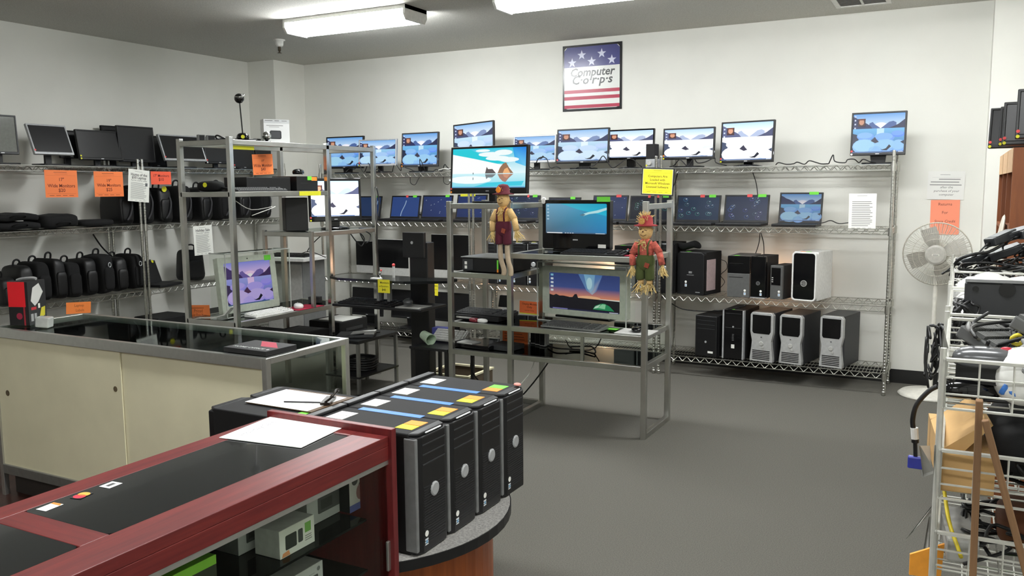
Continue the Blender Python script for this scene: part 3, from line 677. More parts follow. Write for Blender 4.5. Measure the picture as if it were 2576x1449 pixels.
# bundle on the large black tower, folded frame behind it
p = ay(1735, 630, 7.3)
t = tag(MB().sup((0, 0, 0), (.10, .08, .030), .6, .8, fn=lambda q: q+Vector((0, 0, .012*math.sin(q.x*40)))).build('cable_bag', CLOTH, smooth=True, loc=(p.x-.01, 7.33, p.z+.042)), 'soft black bundle lying on top of the large black tower', 'bag')
p = ay(1775, 690, 7.54)
t = thing('picture_frame', 'empty black frame leaning on the wall behind the large black tower', 'frame', (p.x-.02, 7.56, Z3), 0, rot=(math.radians(-8), 0, 0))
MB().ring(rrect(-.14, 0, .14, .36, .03), rrect(-.12, .02, .12, .34, .02), 0, .02, 'y').build('frame_rim', BLK, t, bevel=.003)
MB().tube([(.14, 0, .28), (.19, -.01, .26), (.2, -.01, .2), (.15, -.02, .14), (.19, -.02, .08), (.14, -.03, .01)], .003).build('cord', CABLE, t)
# ================================================================ paper notices along the back
def paper(name, label, cat, quad, plane, w_h, sheet, group=None, m=None, off=0.0):
    """a sheet whose four corners TL, TR, BR, BL sit on the given wall/shelf-front plane"""
    f = {'x': ax, 'y': ay}[plane[0]]
    P = [f(*q, plane[1]) for q in quad]
    ux = ((P[1]-P[0])+(P[2]-P[3]))/2; uz = ((P[0]-P[3])+(P[1]-P[2]))/2
    w, h = ux.length, uz.length; s = sheet(w, h)
    X = ux.normalized(); Z = (uz-X*uz.dot(X)).normalized(); Yv = Z.cross(X)
    c = (P[0]+P[1]+P[2]+P[3])/4 - X*(w/2) - Z*(h/2)
    o = link(name, s.mesh(name, m or PRINT)); o.matrix_world = Matrix(((X.x, Yv.x, Z.x, c.x), (X.y, Yv.y, Z.y, c.y), (X.z, Yv.z, Z.z, c.z), (0, 0, 0, 1)))
    return tag(o, label, cat, group)
INK = (120, 52, 30)
def sale_sheet(lines, col=(250, 132, 70), ink=(132, 50, 24), head=True):
    def f(w, h):
        s = Sheet(w, h, col, back=.0008)
        if head:
            s.rect(.28*w, .915*h, .68*w, .93*h, ink, 1); s.rect(.3*w, .86*h, .7*w, .865*h, ink, 1); s.rect(.06*w, .80*h, .94*w, .803*h, ink, 1); s.rect(.06*w, .13*h, .94*w, .134*h, ink, 1)
            for k in range(4): s.rect((.12+.2*k)*w, .06*h, (.26+.2*k)*w, .075*h, ink, 1)
        for tx, z, sz in lines: s.text(tx, .5*w, z*h, sz*w, ink, 2, bold=.015)
        return s
    return f
def notice(title, sub=None, n=16, ink=(80, 80, 80), logo=False):
    def f(w, h):
        s = Sheet(w, h, (236, 237, 230), back=.0008)
        s.rect(.3*w, .93*h, .66*w, .94*h, (150, 150, 148), 1)
        z = .80
        for k, tx in enumerate(title): s.text(tx, .5*w, (z-.09*k)*h, .15*w, ink, 2, bold=.02)
        if sub: s.text(sub, .5*w, (z-.09*len(title)+.02)*h, .085*w, ink, 2)
        s.lines(.12*w, .88*w, .08*h, (z-.1*len(title))*h, n, (150, 150, 148))
        for k in range(4): s.rect((.12+.2*k)*w, .035*h, (.24+.2*k)*w, .045*h, (150, 150, 148), 1)
        if logo: s.rect(.8*w, .5*h, .91*w, .6*h, (90, 95, 95), 1)
        return s
    return f
# framed yellow notice on the shelving post
p0 = [ay(*q, 7.09) for q in ((1619, 424), (1694, 427), (1688, 489), (1613, 487))]
t = paper('framed_notice', 'yellow notice in a thin black frame hung on the shelving posts', 'sign', ((1617, 421), (1698, 425), (1691, 492), (1611, 490)), ('y', 7.10), None,
  lambda w, h: Sheet(w, h, (22, 22, 22), back=.008).rect(.03*w, .035*h, .97*w, .965*h, (214, 214, 196), 1).rect(.045*w, .05*h, .955*w, .95*h, (240, 226, 48), 2)
  .rect(.36*w, .90*h, .62*w, .912*h, (120, 110, 10), 3).rect(.1*w, .825*h, .9*w, .83*h, (150, 140, 20), 3).rect(.1*w, .175*h, .9*w, .18*h, (150, 140, 20), 3)
  .text('Computers Are', .5*w, .66*h, .094*w, (96, 88, 6), 3, bold=.014).text('Loaded with', .5*w, .53*h, .094*w, (96, 88, 6), 3, bold=.014).text('Microsoft Windows', .5*w, .40*h, .094*w, (96, 88, 6), 3, bold=.014).text('Licensed Software', .5*w, .265*h, .094*w, (96, 88, 6), 3, bold=.014)
  .rect(.18*w, .11*h, .3*w, .12*h, (120, 110, 10), 3).rect(.36*w, .11*h, .48*w, .12*h, (120, 110, 10), 3).rect(.55*w, .11*h, .67*w, .12*h, (120, 110, 10), 3).rect(.75*w, .11*h, .83*w, .12*h, (120, 110, 10), 3))
# white list standing on the second shelf
t = paper('notice_card', 'white printed list leaning upright at right end of the second back shelf', 'sign', ((2140, 487), (2210, 487), (2198, 577), (2130, 577)), ('y', 7.16), None, notice([], n=14, ink=(170, 170, 170)))
# notices on the wall over the fan
def wallnote(w, h):
    s = Sheet(w, h, (228, 228, 224), back=.0015)
    s.rect(.33*w, .87*h, .6*w, .885*h, (150, 150, 150), 1); s.rect(.12*w, .78*h, .9*w, .785*h, (170, 170, 170), 1)
    for k, (a, b) in enumerate(((.3, .88), (.08, .85), (.06, .92))): s.lines(a*w, b*w, (.68-.1*k)*h, (.76-.1*k)*h, 1, (140, 140, 140), 1, .4, 0)
    for tx, z in (('after the', .40), ('purchase of your', .27), ('computer', .14)): s.text(tx, .52*w, z*h, .1*w, (110, 110, 110), 1, shear=.2)
    return s
paper('wall_notice', 'white notice in a clear sleeve taped to the wall above the orange one', 'sign', ((2334, 430), (2426, 432), (2427, 502), (2333, 502)), ('y', YB-.006), None, wallnote)
paper('wall_notice', 'orange notice about returns on the wall behind the fan', 'sign', ((2341, 503), (2415, 503), (2412, 590), (2339, 590)), ('y', YB-.006), None,
      lambda w, h: Sheet(w, h, (250, 150, 118), back=.0015).text('Returns', .5*w, .84*h, .15*w, (110, 50, 40), 1).text('For', .5*w, .60*h, .15*w, (110, 50, 40), 1).text('Store Credit', .5*w, .35*h, .14*w, (110, 50, 40), 1, shear=.2))
# ================================================================ pedestal fan
FX, FY, FZ = -.135, 7.30, 1.115
t = thing('pedestal_fan', 'large pale pedestal fan with a wire guard in front of the back wall', 'fan', (FX, FY, 0))
FANW = mat('fan_white', (218, 216, 206), .4); FANG = mat('fan_grey', (178, 176, 168), .4)
MB().lathe([(.23, 0), (.235, .01), (.21, .03), (.08, .045), (.03, .06), (.03, .07)], n=36).build('fan_base', FANW, t, smooth=True)
MB().rod((0, 0, .05), (0, 0, FZ-.1), .016, 12).build('pole', FANW, t)
hd = bpy.data.objects.new('head', None); bpy.data.objects.remove(hd)
HM = Matrix.Translation((0, 0, FZ)) @ Euler((math.radians(2), 0, math.radians(-5))).to_matrix().to_4x4()
RXn = Euler((PI/2, 0, 0)).to_matrix()
mh = MB().lathe([(.03, -.17), (.075, -.15), (.085, -.08), (.07, -.045), (.02, -.04)], n=20, R=RXn).rod((0, .12, -.02), (0, .06, -.12), .025, 10)
motor = mh.build('motor_housing', FANW, t, smooth=True); motor.matrix_local = HM
g = MB(); R0 = .24
for k in range(88):
    a = 2*PI*k/88; c, s_ = math.cos(a), math.sin(a)
    g.tube([(c*.07, -.085, s_*.07), (c*.16, -.08, s_*.16), (c*.22, -.055, s_*.22), (c*R0, -.02, s_*R0)], .0013, 4, smooth=2)
    if k % 2 == 0: g.tube([(c*R0, -.02, s_*R0), (c*.2, .03, s_*.2), (c*.09, .05, s_*.09)], .0013, 4, smooth=2)
for r, y in ((R0, -.02), (.165, -.08), (.12, -.084)):
    g.tube([(r*math.cos(2*PI*k/40), y, r*math.sin(2*PI*k/40)) for k in range(41)], .005 if r == R0 else .0018, 6, smooth=0)
go = g.build('guard', mat('fan_wire', (196, 192, 180), .4, .3), t, smooth=True); go.matrix_local = HM
co = MB().lathe([(.075, .08), (.075, .092), (.06, .098), (0, .099)], n=28, R=RXn).build('guard_cap', FANG, t); co.matrix_local = HM
Sheet(.05, .012, (225, 225, 215), back=.0005).rect(.005, .004, .045, .008, (60, 60, 60), 1).build('badge', co, loc=(-.025, -.1005, -.006))
for k in range(4):
    bl = MB(); a0 = 2*PI*k/4+.35
    P = []
    for i in range(9):
        r = .05+.165*i/8; wd = .035+.05*math.sin(PI*min(1, i/7.0)*.62)
        for sgn in (-1, 1):
            a = a0+sgn*wd/max(r, .06)*.75
            P.append((r*math.cos(a), -.01+sgn*.022, r*math.sin(a)))
    bl.add(P, [(2*i, 2*i+1, 2*i+3, 2*i+2) for i in range(8)])
    b = bl.build('fan_blade', FANG, t); b.matrix_local = HM; b.modifiers.new('thick', 'SOLIDIFY').thickness = .003
# ================================================================ warm lamps behind the towers
WARM = emat('warm_bulb', (255, 206, 168), 45)
def work_lamp(label, loc):
    t = thing('work_lamp', label, 'lamp', loc)
    MB().lathe([(.045, 0), (.045, .012), (.015, .02), (.015, .05), (.022, .06), (.022, .075)], n=16).build('lamp_base', WHT, t, smooth=True)
    MB().sup((0, 0, .105), (.028, .028, .036), 1, 1, 14, 10).build('bulb', WARM, t, smooth=True)
work_lamp('bare glowing bulb lamp on shelf behind the little grey tower', (-1.40, 7.535, Z3))
work_lamp('bare glowing bulb lamp on shelf at the left of the silver-striped towers', (-4.06, 7.50, Z3))
work_lamp('bare glowing bulb lamp on shelf behind the all-in-one computer', (-2.95, 7.53, Z3))
# ================================================================ chrome display rack in the middle
T = .036
RXa, RXm, RXb = -3.23, -2.745, -1.765      # left frame, middle frame, right frame
RY0, RY1 = 5.20, 5.71
RTOP = 1.535
rack = thing('display_rack', 'chrome tube display rack with glass shelves standing in the middle aisle', 'display rack', (0, 0, 0))
def frame_side(x):
    for y in (RY0, RY1): MB().sqbar((x, y, 0), (x, y, RTOP), T).build('post', CHRD, rack, bevel=.003)
    MB().box(x-T/2, RY0+T/2, 0, x+T/2, RY1-T/2, T).build('foot_bar', CHRD, rack, bevel=.003)
    MB().box(x-T/2, RY0+T/2, RTOP-T, x+T/2, RY1-T/2, RTOP).build('top_bar', CHRD, rack, bevel=.003)
for x in (RXa, RXm, RXb): frame_side(x)
MB().box(RXa+T/2, RY0-T/2, RTOP-T, RXm-T/2, RY0+T/2, RTOP).build('top_bar', CHRD, rack, bevel=.003)
MB().box(RXa+T/2, RY1-T/2, RTOP-T, RXm-T/2, RY1+T/2, RTOP).build('top_bar', CHRD, rack, bevel=.003)
MB().box(RXa+T/2, RY1-T/2, 0, RXm-T/2, RY1+T/2, T).build('foot_bar', CHRD, rack, bevel=.003)
def rack_shelf(x0, x1, z, pane=None, t=T, par=None, y0=RY0, y1=RY1):
    par = par or rack
    m = MB().box(x0, y0-t/2, z-t, x1, y0+t/2, z).box(x0, y1-t/2, z-t, x1, y1+t/2, z)
    for x in (x0, x1): m.box(x-t/2+.001, y0+t/2, z-t, x+t/2-.001, y1-t/2, z)
    f = m.build('shelf_frame', CHRD, par, bevel=.003)
    MB().box(x0+t/2, y0+t/2, z-.010, x1-t/2, y1-t/2, z-.002).build('shelf_pane', pane or SMOKE, f)
    return z
ZR1, ZR2, ZL1, ZB = 1.195, .685, 1.045, .485
rack_shelf(RXm+T/2, RXb-T/2, ZR1); rack_shelf(RXa+T/2, RXb-T/2, ZR2); rack_shelf(RXa+T/2, RXm-T/2, ZL1); rack_shelf(RXa-.02, RXb-T/2, ZB)
ZR1 += .001; ZR2 += .001; ZL1 += .001; ZB += .001
MB().box(RXm+T/2, RY1-.006, ZB, RXb-T/2, RY1+.0, ZB+.14-.001).build('back_pane', GLASS, rack)
MB().sqbar((-2.2, RY0, ZB), (-2.2, RY0, ZR2-T), .02).build('brace', CHRD, rack)
MB().box(RXa, RY0+.02, RTOP-.012, RXm, RY1-.02, RTOP-.004).build('top_pane', SMOKE, rack)
# big lit monitor on top
mon_px('largest lit monitor, beach and rock picture, on top of the chrome display rack', 1132, 367, 1325, 487, 5.44, RTOP+.001, BLK, key='beach', fn=pic_beach, glow=1.6, bez=(.016, .016, .042), stand='neck', stk='ro', yaw=-6, tk=.045)
# ------------------------------------------------ all-in-one computers
def aio_px(label, q, Y, zsh, yaw, frame, key, fn, glow, bez, chin, pad=None):
    x0, y0, x1, y1 = q; cx = (x0+x1)/2
    a = ay(x0, (y0+y1)/2, Y); b = ay(x1, (y0+y1)/2, Y); tp = ay(cx, y0, Y); rz = math.radians(yaw)
    wv = (b.x-a.x)/(math.cos(rz)+math.sin(rz)*(-a.x/Y)); h = tp.z-zsh
    t = thing('all_in_one_computer', label, 'computer', ((a.x+b.x)/2, Y, zsh), rz)
    bs, bt = bez
    m = MB().ring(rrect(-wv/2, .015, wv/2, h, .012, 3), [(p[0]*(wv/2-bs)/(wv/2), chin+(p[1]-.015)/(h-.015)*(h-bt-chin)) for p in rrect(-wv/2, .015, wv/2, h, .012, 3)], -.008, .02, 'y')
    m.box(-wv/2+.004, 0, .02, wv/2-.004, .05, h-.004)
    body = m.build('bezel', frame, t, bevel=.003)
    screen_on(body, key, fn, -wv/2+bs, -.002, chin, wv-2*bs, h-bt-chin, glow)
    MB().box(-.02, -.0095, chin*.62, .02, -.008, chin*.62+.009).build('maker_badge', SIL, body)
    MB().box(-wv*.32, -.03, -max(0, zsh-.66)*0, wv*.32, .10, .016).build('stand_base', BLKG, t, bevel=.004)
    MB().box(-.05, .03, .012, .05, .09, h*.5).build('stand_post', BLKG, t)
    return t, wv, h, body
t, wv, h, body = aio_px('glossy black all-in-one computer with blue sea picture on the upper rack shelf', (1366, 503, 1535, 640), 5.50, ZR1, -5, BLKG, 'sea', pic_sea, 1.25, (.026, .026), .125)
MB().box(wv/2-.10, -.0105, h-.012, wv/2, -.0085, h+.022).build('price_tab', GRN, body)
MB().box(wv/2-.09, -.0105, .03, wv/2-.03, -.0085, .055).build('badge', PAPER, body)
MB().sup((-wv*.48, -.004, h*.98), (.02, .006, .026), .8, 1, 10, 8).build('clip', WHT, body, smooth=True)  # white blob in place of a bright reflection on the glossy rim
t, wv, h, body = aio_px('grey all-in-one computer with night sky picture inside a clear cover', (1366, 674, 1577, 809), 5.53, ZR2+.03, -9, mat('warm_grey_bezel', (190, 192, 182), .4), 'night', pic_night, 1.0, (.06, .045), .055)
def acrylic_cover(label, parent_t, w, h, d, z0=0.0):
    """clear box open at the back standing round a screen"""
    c = thing('acrylic_cover', label, 'cover', parent_t.location, parent_t.rotation_euler.z)
    c.location.z += z0
    MB().box(-w/2, -d, 0, w/2, -d+.004, h).box(-w/2, -d, 0, -w/2+.004, .08, h).box(w/2-.004, -d, 0, w/2, .08, h).box(-w/2, -d, h-.004, w/2, .08, h).build('cover_pane', ACRY, c)
    e = MB(); ed = mat('acrylic_edge', (178, 182, 176), .25)
    for x in (-w/2, w/2):
        e.rod((x, -d, 0), (x, -d, h), .0045, 6); e.rod((x, -d, h), (x, .08, h), .004, 6)
    e.rod((-w/2, -d, h), (w/2, -d, h), .0045, 6); e.rod((-w/2, -d, 0), (w/2, -d, 0), .004, 6)
    e.build('cover_edge', ed, c)
    return c
acrylic_cover('clear acrylic cover around the night-picture computer on the middle rack', t, wv+.03, h+.06, .05, -.029)
# ------------------------------------------------ keyboards and mice
def keyboard(label, loc, rotz, w=.45, d=.155, body=BLK, keys=None, group=None, rot=None, name='keyboard', rows=5):
    t = thing(name, label, 'keyboard', loc, rotz, group, rot)
    MB().prism([(-d/2, 0), (d/2, 0), (d/2, .026), (-d/2, .012)], -w/2, w/2, 'x').build('key_tray', body, t, bevel=.003)
    m = MB(); sx = w*.94/21
    for r in range(rows):
        y = -d*.40+d*.80*r/(rows-1) if rows > 1 else 0
        for c in range(21):
            if c in (15, 19): continue
            x = -w*.47+sx*(c+.5); z = .012+.014*(y+d/2)/d
            m.box(x-sx*.42, y-d*.075, z, x+sx*.42, y+d*.075, z+.007)
    m.build('keys', keys or body, t)
    return t
def mouse(label, loc, rotz, body=BLKG, accent=None, s=1.0, group=None, rot=None):
    t = thing('mouse', label, 'computer mouse', loc, rotz, group, rot)
    MB().sup((0, 0, .013*s), (.031*s, .055*s, .022*s), .8, .75, 20, 12, fn=lambda p: Vector((p.x*(1-.12*p.y/.055), p.y, max(p.z, -.012*s)))).build('shell', body, t, smooth=True)
    MB().sup((0, .028*s, .031*s), (.004*s, .011*s, .007*s), 1, 1, 10, 8).build('scroll_wheel', accent or DGR, t, smooth=True)
    return t
p = az(1450, 648, ZR1)
keyboard('black keyboard lying in front of the glossy black all-in-one computer', (p.x+.02, 5.29, ZR1), -.02)
p = az(1592, 643, ZR1)
pd = tag(MB().box(-.11, -.09, 0, .11, .09, .004).build('mouse_pad', REDPAD, loc=(p.x, 5.33, ZR1)), 'bright red mouse pad on the upper shelf of the middle rack', 'mouse pad')
mouse('black and red mouse on the red pad beside the scarecrow', (p.x-.02, 5.33, ZR1+.004), 1.2, BLKG, RED)
p = az(1442, 826, ZR2)
keyboard('grey keyboard in front of the night-picture computer', (p.x, 5.30, ZR2), -.08, body=mat('worn_grey', (108, 110, 108), .5), keys=mat('worn_grey_key', (84, 86, 85), .5))
p = az(1600, 838, ZR2)
tag(MB().box(-.12, -.1, 0, .12, .1, .004).build('mouse_pad', WHT, loc=(p.x-.01, 5.32, ZR2)), 'white mouse pad on the middle rack beside the grey keyboard', 'mouse pad')
m = mouse('round black mouse with a thin cord on the white pad', (p.x-.01, 5.31, ZR2+.004), .5)
MB().tube([(0, .05, .02), (.02, .1, .02), (.06, .13, .012), (.1, .1, .006), (.09, .18, .004)], .0022, 5).build('cord', CABG, m)
p = az(1552, 822, ZR2)
tag(MB().box(-.05, -.03, 0, .05, .03, .0015).build('price_card', GRN, loc=(p.x, 5.36, ZR2+.001), rot=(0, 0, -.1)), 'lime green price card lying by the night-picture computer', 'card')
# ------------------------------------------------ left bay: small desktop, keyboards, notice, bits
p = Vector((-2.985, 5.27, 0))
t = thing('desktop_computer', 'low black desktop computer with silver top and coloured tabs on rack', 'computer', (p.x, 5.27, ZL1), -.06)
MB().box(-.19, 0, 0, .19, .33, .10).build('case', BLK, t, bevel=.004)
MB().box(-.2, -.012, .10, .2, .34, .108).build('lid', mat('brushed_lid', (150, 152, 152), .3, .6), t, bevel=.002)
MB().box(-.19, -.004, .012, -.10, 0, .09).build('side_panel', DGR, t)
MB().box(-.17, -.006, .05, -.15, -.003, .072).box(-.17, -.006, .02, -.15, -.003, .042).build('badge', PAPER, t)
MB().box(.105, -.006, .025, .118, -.003, .09).build('price_tab', GRN, t); MB().box(.105, -.006, .003, .118, -.003, .025).build('price_tab', ORG, t)
MB().lathe([(.007, 0), (.007, .001), (0, .001)], n=10, R=RXn).build('price_sticker', PNK, t, loc=(.135, -.001, .07))
p = az(1232, 798, ZR2)
t = thing('laptop', 'closed black laptop with keyboard lying on it, left end of middle rack shelf', 'laptop', (p.x-.01, 5.42, ZR2), -.05)
MB().box(-.19, -.12, 0, .19, .12, .035).build('body', BLKM, t, bevel=.004); MB().box(-.17, -.124, .01, -.03, -.119, .022).build('drive', LGR, t)
keyboard('dark keyboard on top of the closed laptop, left side of the rack', (p.x+.02, 5.40, ZR2+.037), -.05, body=DGR, keys=mat('dark_key', (66, 67, 68), .5))
p = az(1202, 814, ZR2); mouse('white mouse in front of the closed laptop on the rack', (p.x, 5.245, ZR2), 1.4, WHT, s=.8)
p = az(1187, 815, ZR2); mouse('dark red mouse in front of the closed laptop on the rack', (p.x-.04, 5.25, ZR2), 1.3, mat('dark_red', (110, 20, 34), .4), s=.8)
paper('table_sign', 'orange display-model notice standing on the middle rack shelf', 'sign', ((1308, 757), (1353, 759), (1357, 794), (1306, 787)), ('y', 5.62), None,
      lambda w, h: Sheet(w, h, (248, 122, 66), back=.0008).text('Display Models', .52*w, .72*h, .125*w, (120, 40, 20), 1, bold=.01).text('Only', .52*w, .48*h, .14*w, (120, 40, 20), 1, bold=.01).text('not for resale', .52*w, .24*h, .09*w, (120, 40, 20), 1).rect(0, 0, w, .08*h, (222, 220, 60), 1))
p = ay(1274, 790, 5.66)
t = thing('webcam', 'little black webcam on a white stand on the middle rack', 'webcam', (p.x, 5.63, ZR2))
MB().box(-.05, -.04, 0, .05, .04, .008).build('stand_base', WHT, t, bevel=.003); MB().box(-.018, -.01, .008, .018, .01, .06).build('stem', WHT, t, bevel=.003)
MB().prism([(-.05, .06), (.05, .06), (.035, .15), (-.035, .15)], -.012, .012, 'y').build('camera_head', BLK, t, bevel=.004)
# bottom shelf
paper('table_sign', 'orange notice in a white sleeve on the bottom shelf of the middle rack', 'sign', ((1256, 830), (1334, 834), (1330, 868), (1258, 858)), ('y', 5.60), None,
      lambda w, h: Sheet(w, h, (228, 226, 220), back=.0008).rect(.10*w, .0, .95*w, h, (248, 126, 66), 1).lines(.16*w, .9*w, .2*h, .85*h, 3, (130, 50, 24), 2, .2, .2))
p = az(1200, 872, ZB)
t = thing('laptop', 'flat black laptop with a silver card on it, bottom rack shelf', 'laptop', (p.x, 5.36, ZB), -.12)
MB().box(-.18, -.12, 0, .18, .12, .03).build('body', BLKG, t, bevel=.004); MB().box(-.12, -.11, .03, .02, .0, .038).build('card', LGR, t)
p = az(1275, 876, ZB)
tag(MB().box(-.1, -.09, 0, .1, .09, .035).build('disc_drive', DGR, loc=(p.x, 5.36, ZB), rot=(0, 0, -.15), bevel=.003), 'flat dark disc drive right of the black laptop, bottom rack shelf', 'drive')
SPK = 'little black and white speakers on the bottom rack shelf'
for k, (px, wd) in enumerate(((1341, 'leftmost'), (1357, 'second from the left'), (1373, 'rightmost'))):
    p = ay(px, 860, 5.60)
    t = thing('speaker', 'little white speaker with black cloth front on the bottom rack shelf, ' + wd, 'speaker', (p.x, 5.60-.03*k, ZB), -.1, SPK)
    MB().box(-.026, 0, 0, .026, .06, .14).build('speaker_body', LGR, t, bevel=.006); MB().box(-.02, -.006, .01, .02, 0, .11).build('speaker_cloth', BLKM, t, bevel=.004)
t = tag(MB().tube([(-2.62, 5.55, ZB+.01), (-2.5, 5.45, ZB+.015), (-2.35, 5.5, ZB+.008), (-2.2, 5.42, ZB+.008), (-2.3, 5.6, ZB+.02), (-2.45, 5.55, ZB+.012)], .006, 6).tube([(-2.5, 5.6, ZB+.05), (-2.4, 5.5, ZB+.01), (-2.25, 5.55, ZB+.02), (-2.15, 5.5, ZB+.18), (-2.12, 5.6, ZR2-.02)], .004, 6).build('power_cable', CABLE, smooth=True), 'black power cables loosely coiled on the bottom rack shelf', 'cable')
t = tag(MB().tube([(-3.10, 5.30, .44), (-3.14, 5.33, .3), (-3.06, 5.5, .10), (-2.90, 5.60, .07), (-2.82, 5.64, .14), (-2.68, 5.66, .33), (-2.62, 5.66, .44)], .006, 6).build('power_cable', CABLE, smooth=True), 'black cable hanging below the middle rack to the floor', 'cable')
t = tag(MB().tube([(-2.62, 5.35, ZB-.03), (-2.66, 5.33, .33), (-2.74, 5.28, .22)], .004, 6).build('power_cable', CABW, smooth=True), 'thin white cable hanging under the middle rack', 'cable')
# ================================================================ scarecrow dolls
STRAW = mat('straw', (216, 190, 128), .9, var=.18, scale=60); BURL = mat('burlap', (214, 178, 120), .95, var=.12, scale=150, bump=.4, bscale=500)
def straw_tuft(m, c, d, n, L, spread, r=.0022, rnd=random):
    c = Vector(c); d = Vector(d).normalized()
    for k in range(n):
        q = d+Vector((rnd.uniform(-1, 1), rnd.uniform(-1, 1), rnd.uniform(-1, 1)))*spread
        e = c+q.normalized()*L*rnd.uniform(.7, 1.15); mid = (c+e)/2+Vector((rnd.uniform(-.01, .01), rnd.uniform(-.01, .01), -.006))
        m.tube([c+Vector((rnd.uniform(-.01, .01), rnd.uniform(-.01, .01), 0)), mid, e], r, 4, smooth=2)
def scarecrow(label, loc, rotz, S, overall, hat, shirt, limp=False, green=False):
    r = random.Random(S); t = thing('scarecrow_doll', label, 'doll', loc, rotz)
    # origin at the neck; body hangs downwards
    def sk(name, m, mt, **k): return m.build(name, mt, t, smooth=True, **k)
    hd = MB().sup((0, 0, .055), (.044, .040, .055), 1, .9, 18, 12)
    b = sk('head', hd, BURL)
    f = MB()
    for x in (-.016, .016): f.rod((x-.008, -.039, .066), (x+.008, -.040, .074 if x < 0 else .062), .002, 5)
    f.rod((0, -.041, .058), (0, -.046, .052), .004, 6).tube([(-.02, -.036, .036), (0, -.041, .028), (.02, -.036, .036)], .0016, 5, smooth=2)
    f.build('face_stitching', mat('stitch_brown', (96, 60, 40), .8), b)
    hm = MB().lathe([(.072, .088), (.074, .094), (.046, .10), (.042, .14), (.03, .155), (0, .16)], n=18)
    hb = sk('hat', hm, hat); MB().lathe([(.02, 0), (.02, .004), (.009, .006), (0, .004)], n=14, R=RXn).build('hat_flower', ORG if not green else mat('hat_patch', (196, 150, 80), .9), hb, loc=(-.005, -.046, .12))
    st = MB(); straw_tuft(st, (0, .0, .085), (0, -.3, -.4), 16, .055, 1.2, rnd=r)
    if green: straw_tuft(st, (0, 0, .12), (0, -.2, .5), 60, .062, 1.2, rnd=r)
    else: straw_tuft(st, (0, 0, .10), (0, -.2, .3), 20, .06, 1.1, rnd=r)
    st.build('straw_hair', STRAW, t)
    bd = MB().sup((0, 0, -.055), (.056, .036, .065), .8, .8, 16, 10)
    sk('shirt', bd, shirt)
    co = MB(); straw_tuft(co, (0, -.02, -.004), (0, -.6, -.6), 18, .055, 1.0, rnd=r); co.build('straw_collar', STRAW, t)
    arms = ((-1, (-.05, 0, -.02), (-.085, -.01, -.09), (-.08, -.015, -.16)), (1, (.05, 0, -.02), (.098, -.01, -.075), (.12, -.015, -.15)))
    for sg, a, bq, c in arms:
        sl = MB().tube([a, bq], .024, 10, smooth=0); sl.tube([bq, c], .021, 10, smooth=0)
        o = sk('sleeve', sl, shirt if green else BURL)
        hs = MB(); straw_tuft(hs, c, Vector(c)-Vector(bq), 26, .075, .45, rnd=r); hs.build('straw_hand', STRAW, o)
    ov = MB().sup((0, 0, -.135), (.060, .040, .062), .8, .8, 16, 10)
    for x in (-.028, .028): ov.tube([(x, 0, -.15), (x*1.15, -.005, -.205), (x*1.1, 0, -.245)], .030, 12, smooth=3)
    for x in (-.03, .03): ov.tube([(x, -.034, -.09), (x, -.036, -.04), (x*1.1, -.01, -.002), (x, .03, -.02), (x, .036, -.09)], .006, 6, smooth=2)
    o = sk('overalls', ov, overall)
    MB().cbox((.026, -.037, -.155), (.03, .006, .03), R=Euler((0, .3, 0)).to_matrix()).build('patch', mat('patch_rust', (150, 70, 50), .9), o)
    for x in (-.03, .03):
        lg = MB()
        if limp:
            lg.tube([(x, 0, -.24), (x+.004, -.004, -.30), (x+.016, -.01, -.36), (x+.03, 0, -.42), (x+.028, 0, -.46)], .017, 8)
            sk('leg', lg, mat('doll_leg', (176, 158, 134), .9))
        else:
            lg.tube([(x, 0, -.24), (x, 0, -.275)], .02, 8); o2 = sk('leg', lg, BURL)
            fs = MB(); straw_tuft(fs, (x, 0, -.25), (0, -.2, -1), 26, .09, .5, rnd=r); fs.build('straw_foot', STRAW, o2)
    MB().tube([(0, .03, .05), (.0, .06, .07), (0, .088, .03)], .003, 5).build('hanging_cord', mat('twine', (150, 120, 80), .9), t)
    return t
p = ay(1274, 522, 5.145); scarecrow('scarecrow doll in dark red overalls hanging on the rack below the big monitor', (p.x, 5.10, p.z), -.15, 3, mat('maroon_cloth', (84, 24, 42), .9, bump=.3), mat('maroon_hat', (98, 34, 44), .9), mat('plaid_gold', (196, 150, 84), .9, var=.35, scale=60), limp=True)
p = ay(1630, 603, 5.145); scarecrow('scarecrow doll in green overalls hanging on the right rack post', (p.x, 5.10, p.z), -.1, 5, mat('green_cloth', (72, 82, 40), .9, bump=.3), mat('red_hat', (150, 50, 52), .9), mat('plaid_red', (184, 90, 76), .9, var=.45, scale=50), green=True)
# ================================================================ tall chrome rack on the left
LX0, LX1 = -5.02, -4.53
LYa, LYb, LYm, LYc = 4.405, 5.22, 5.433, 6.05
LTOP = 1.995
lrack = thing('display_rack', 'tall chrome tube display rack standing left of the corner, webcam on top', 'display rack')
for x in (LX0, LX1):
    for y in (LYa, LYm, LYc): MB().sqbar((x, y, 0), (x, y, LTOP), T).build('post', CHR if x == LX1 else CHRD, lrack, bevel=.003)
    MB().box(x-T/2, LYa+T/2, LTOP-T, x+T/2, LYc-T/2, LTOP).build('top_bar', CHRD, lrack, bevel=.003)
for x in (LX0, LX1): MB().sqbar((x, LYb, .70), (x, LYb, 1.30), .03).build('post', CHRD, lrack, bevel=.003)
for y in (LYa, LYc): MB().box(LX0+T/2, y-T/2, LTOP-T, LX1-T/2, y+T/2, LTOP).build('top_bar', CHRD, lrack, bevel=.003)
MB().box(LX0+T/2, LYa+T/2, LTOP-.012, LX1-T/2, 5.40, LTOP-.004).build('top_pane', GLASS, lrack)
rack_shelf(LX0, LX1, 1.63, par=lrack, y0=LYa, y1=LYm)
rack_shelf(LX0, LX1, 1.305, par=lrack, y0=LYb, y1=LYc)
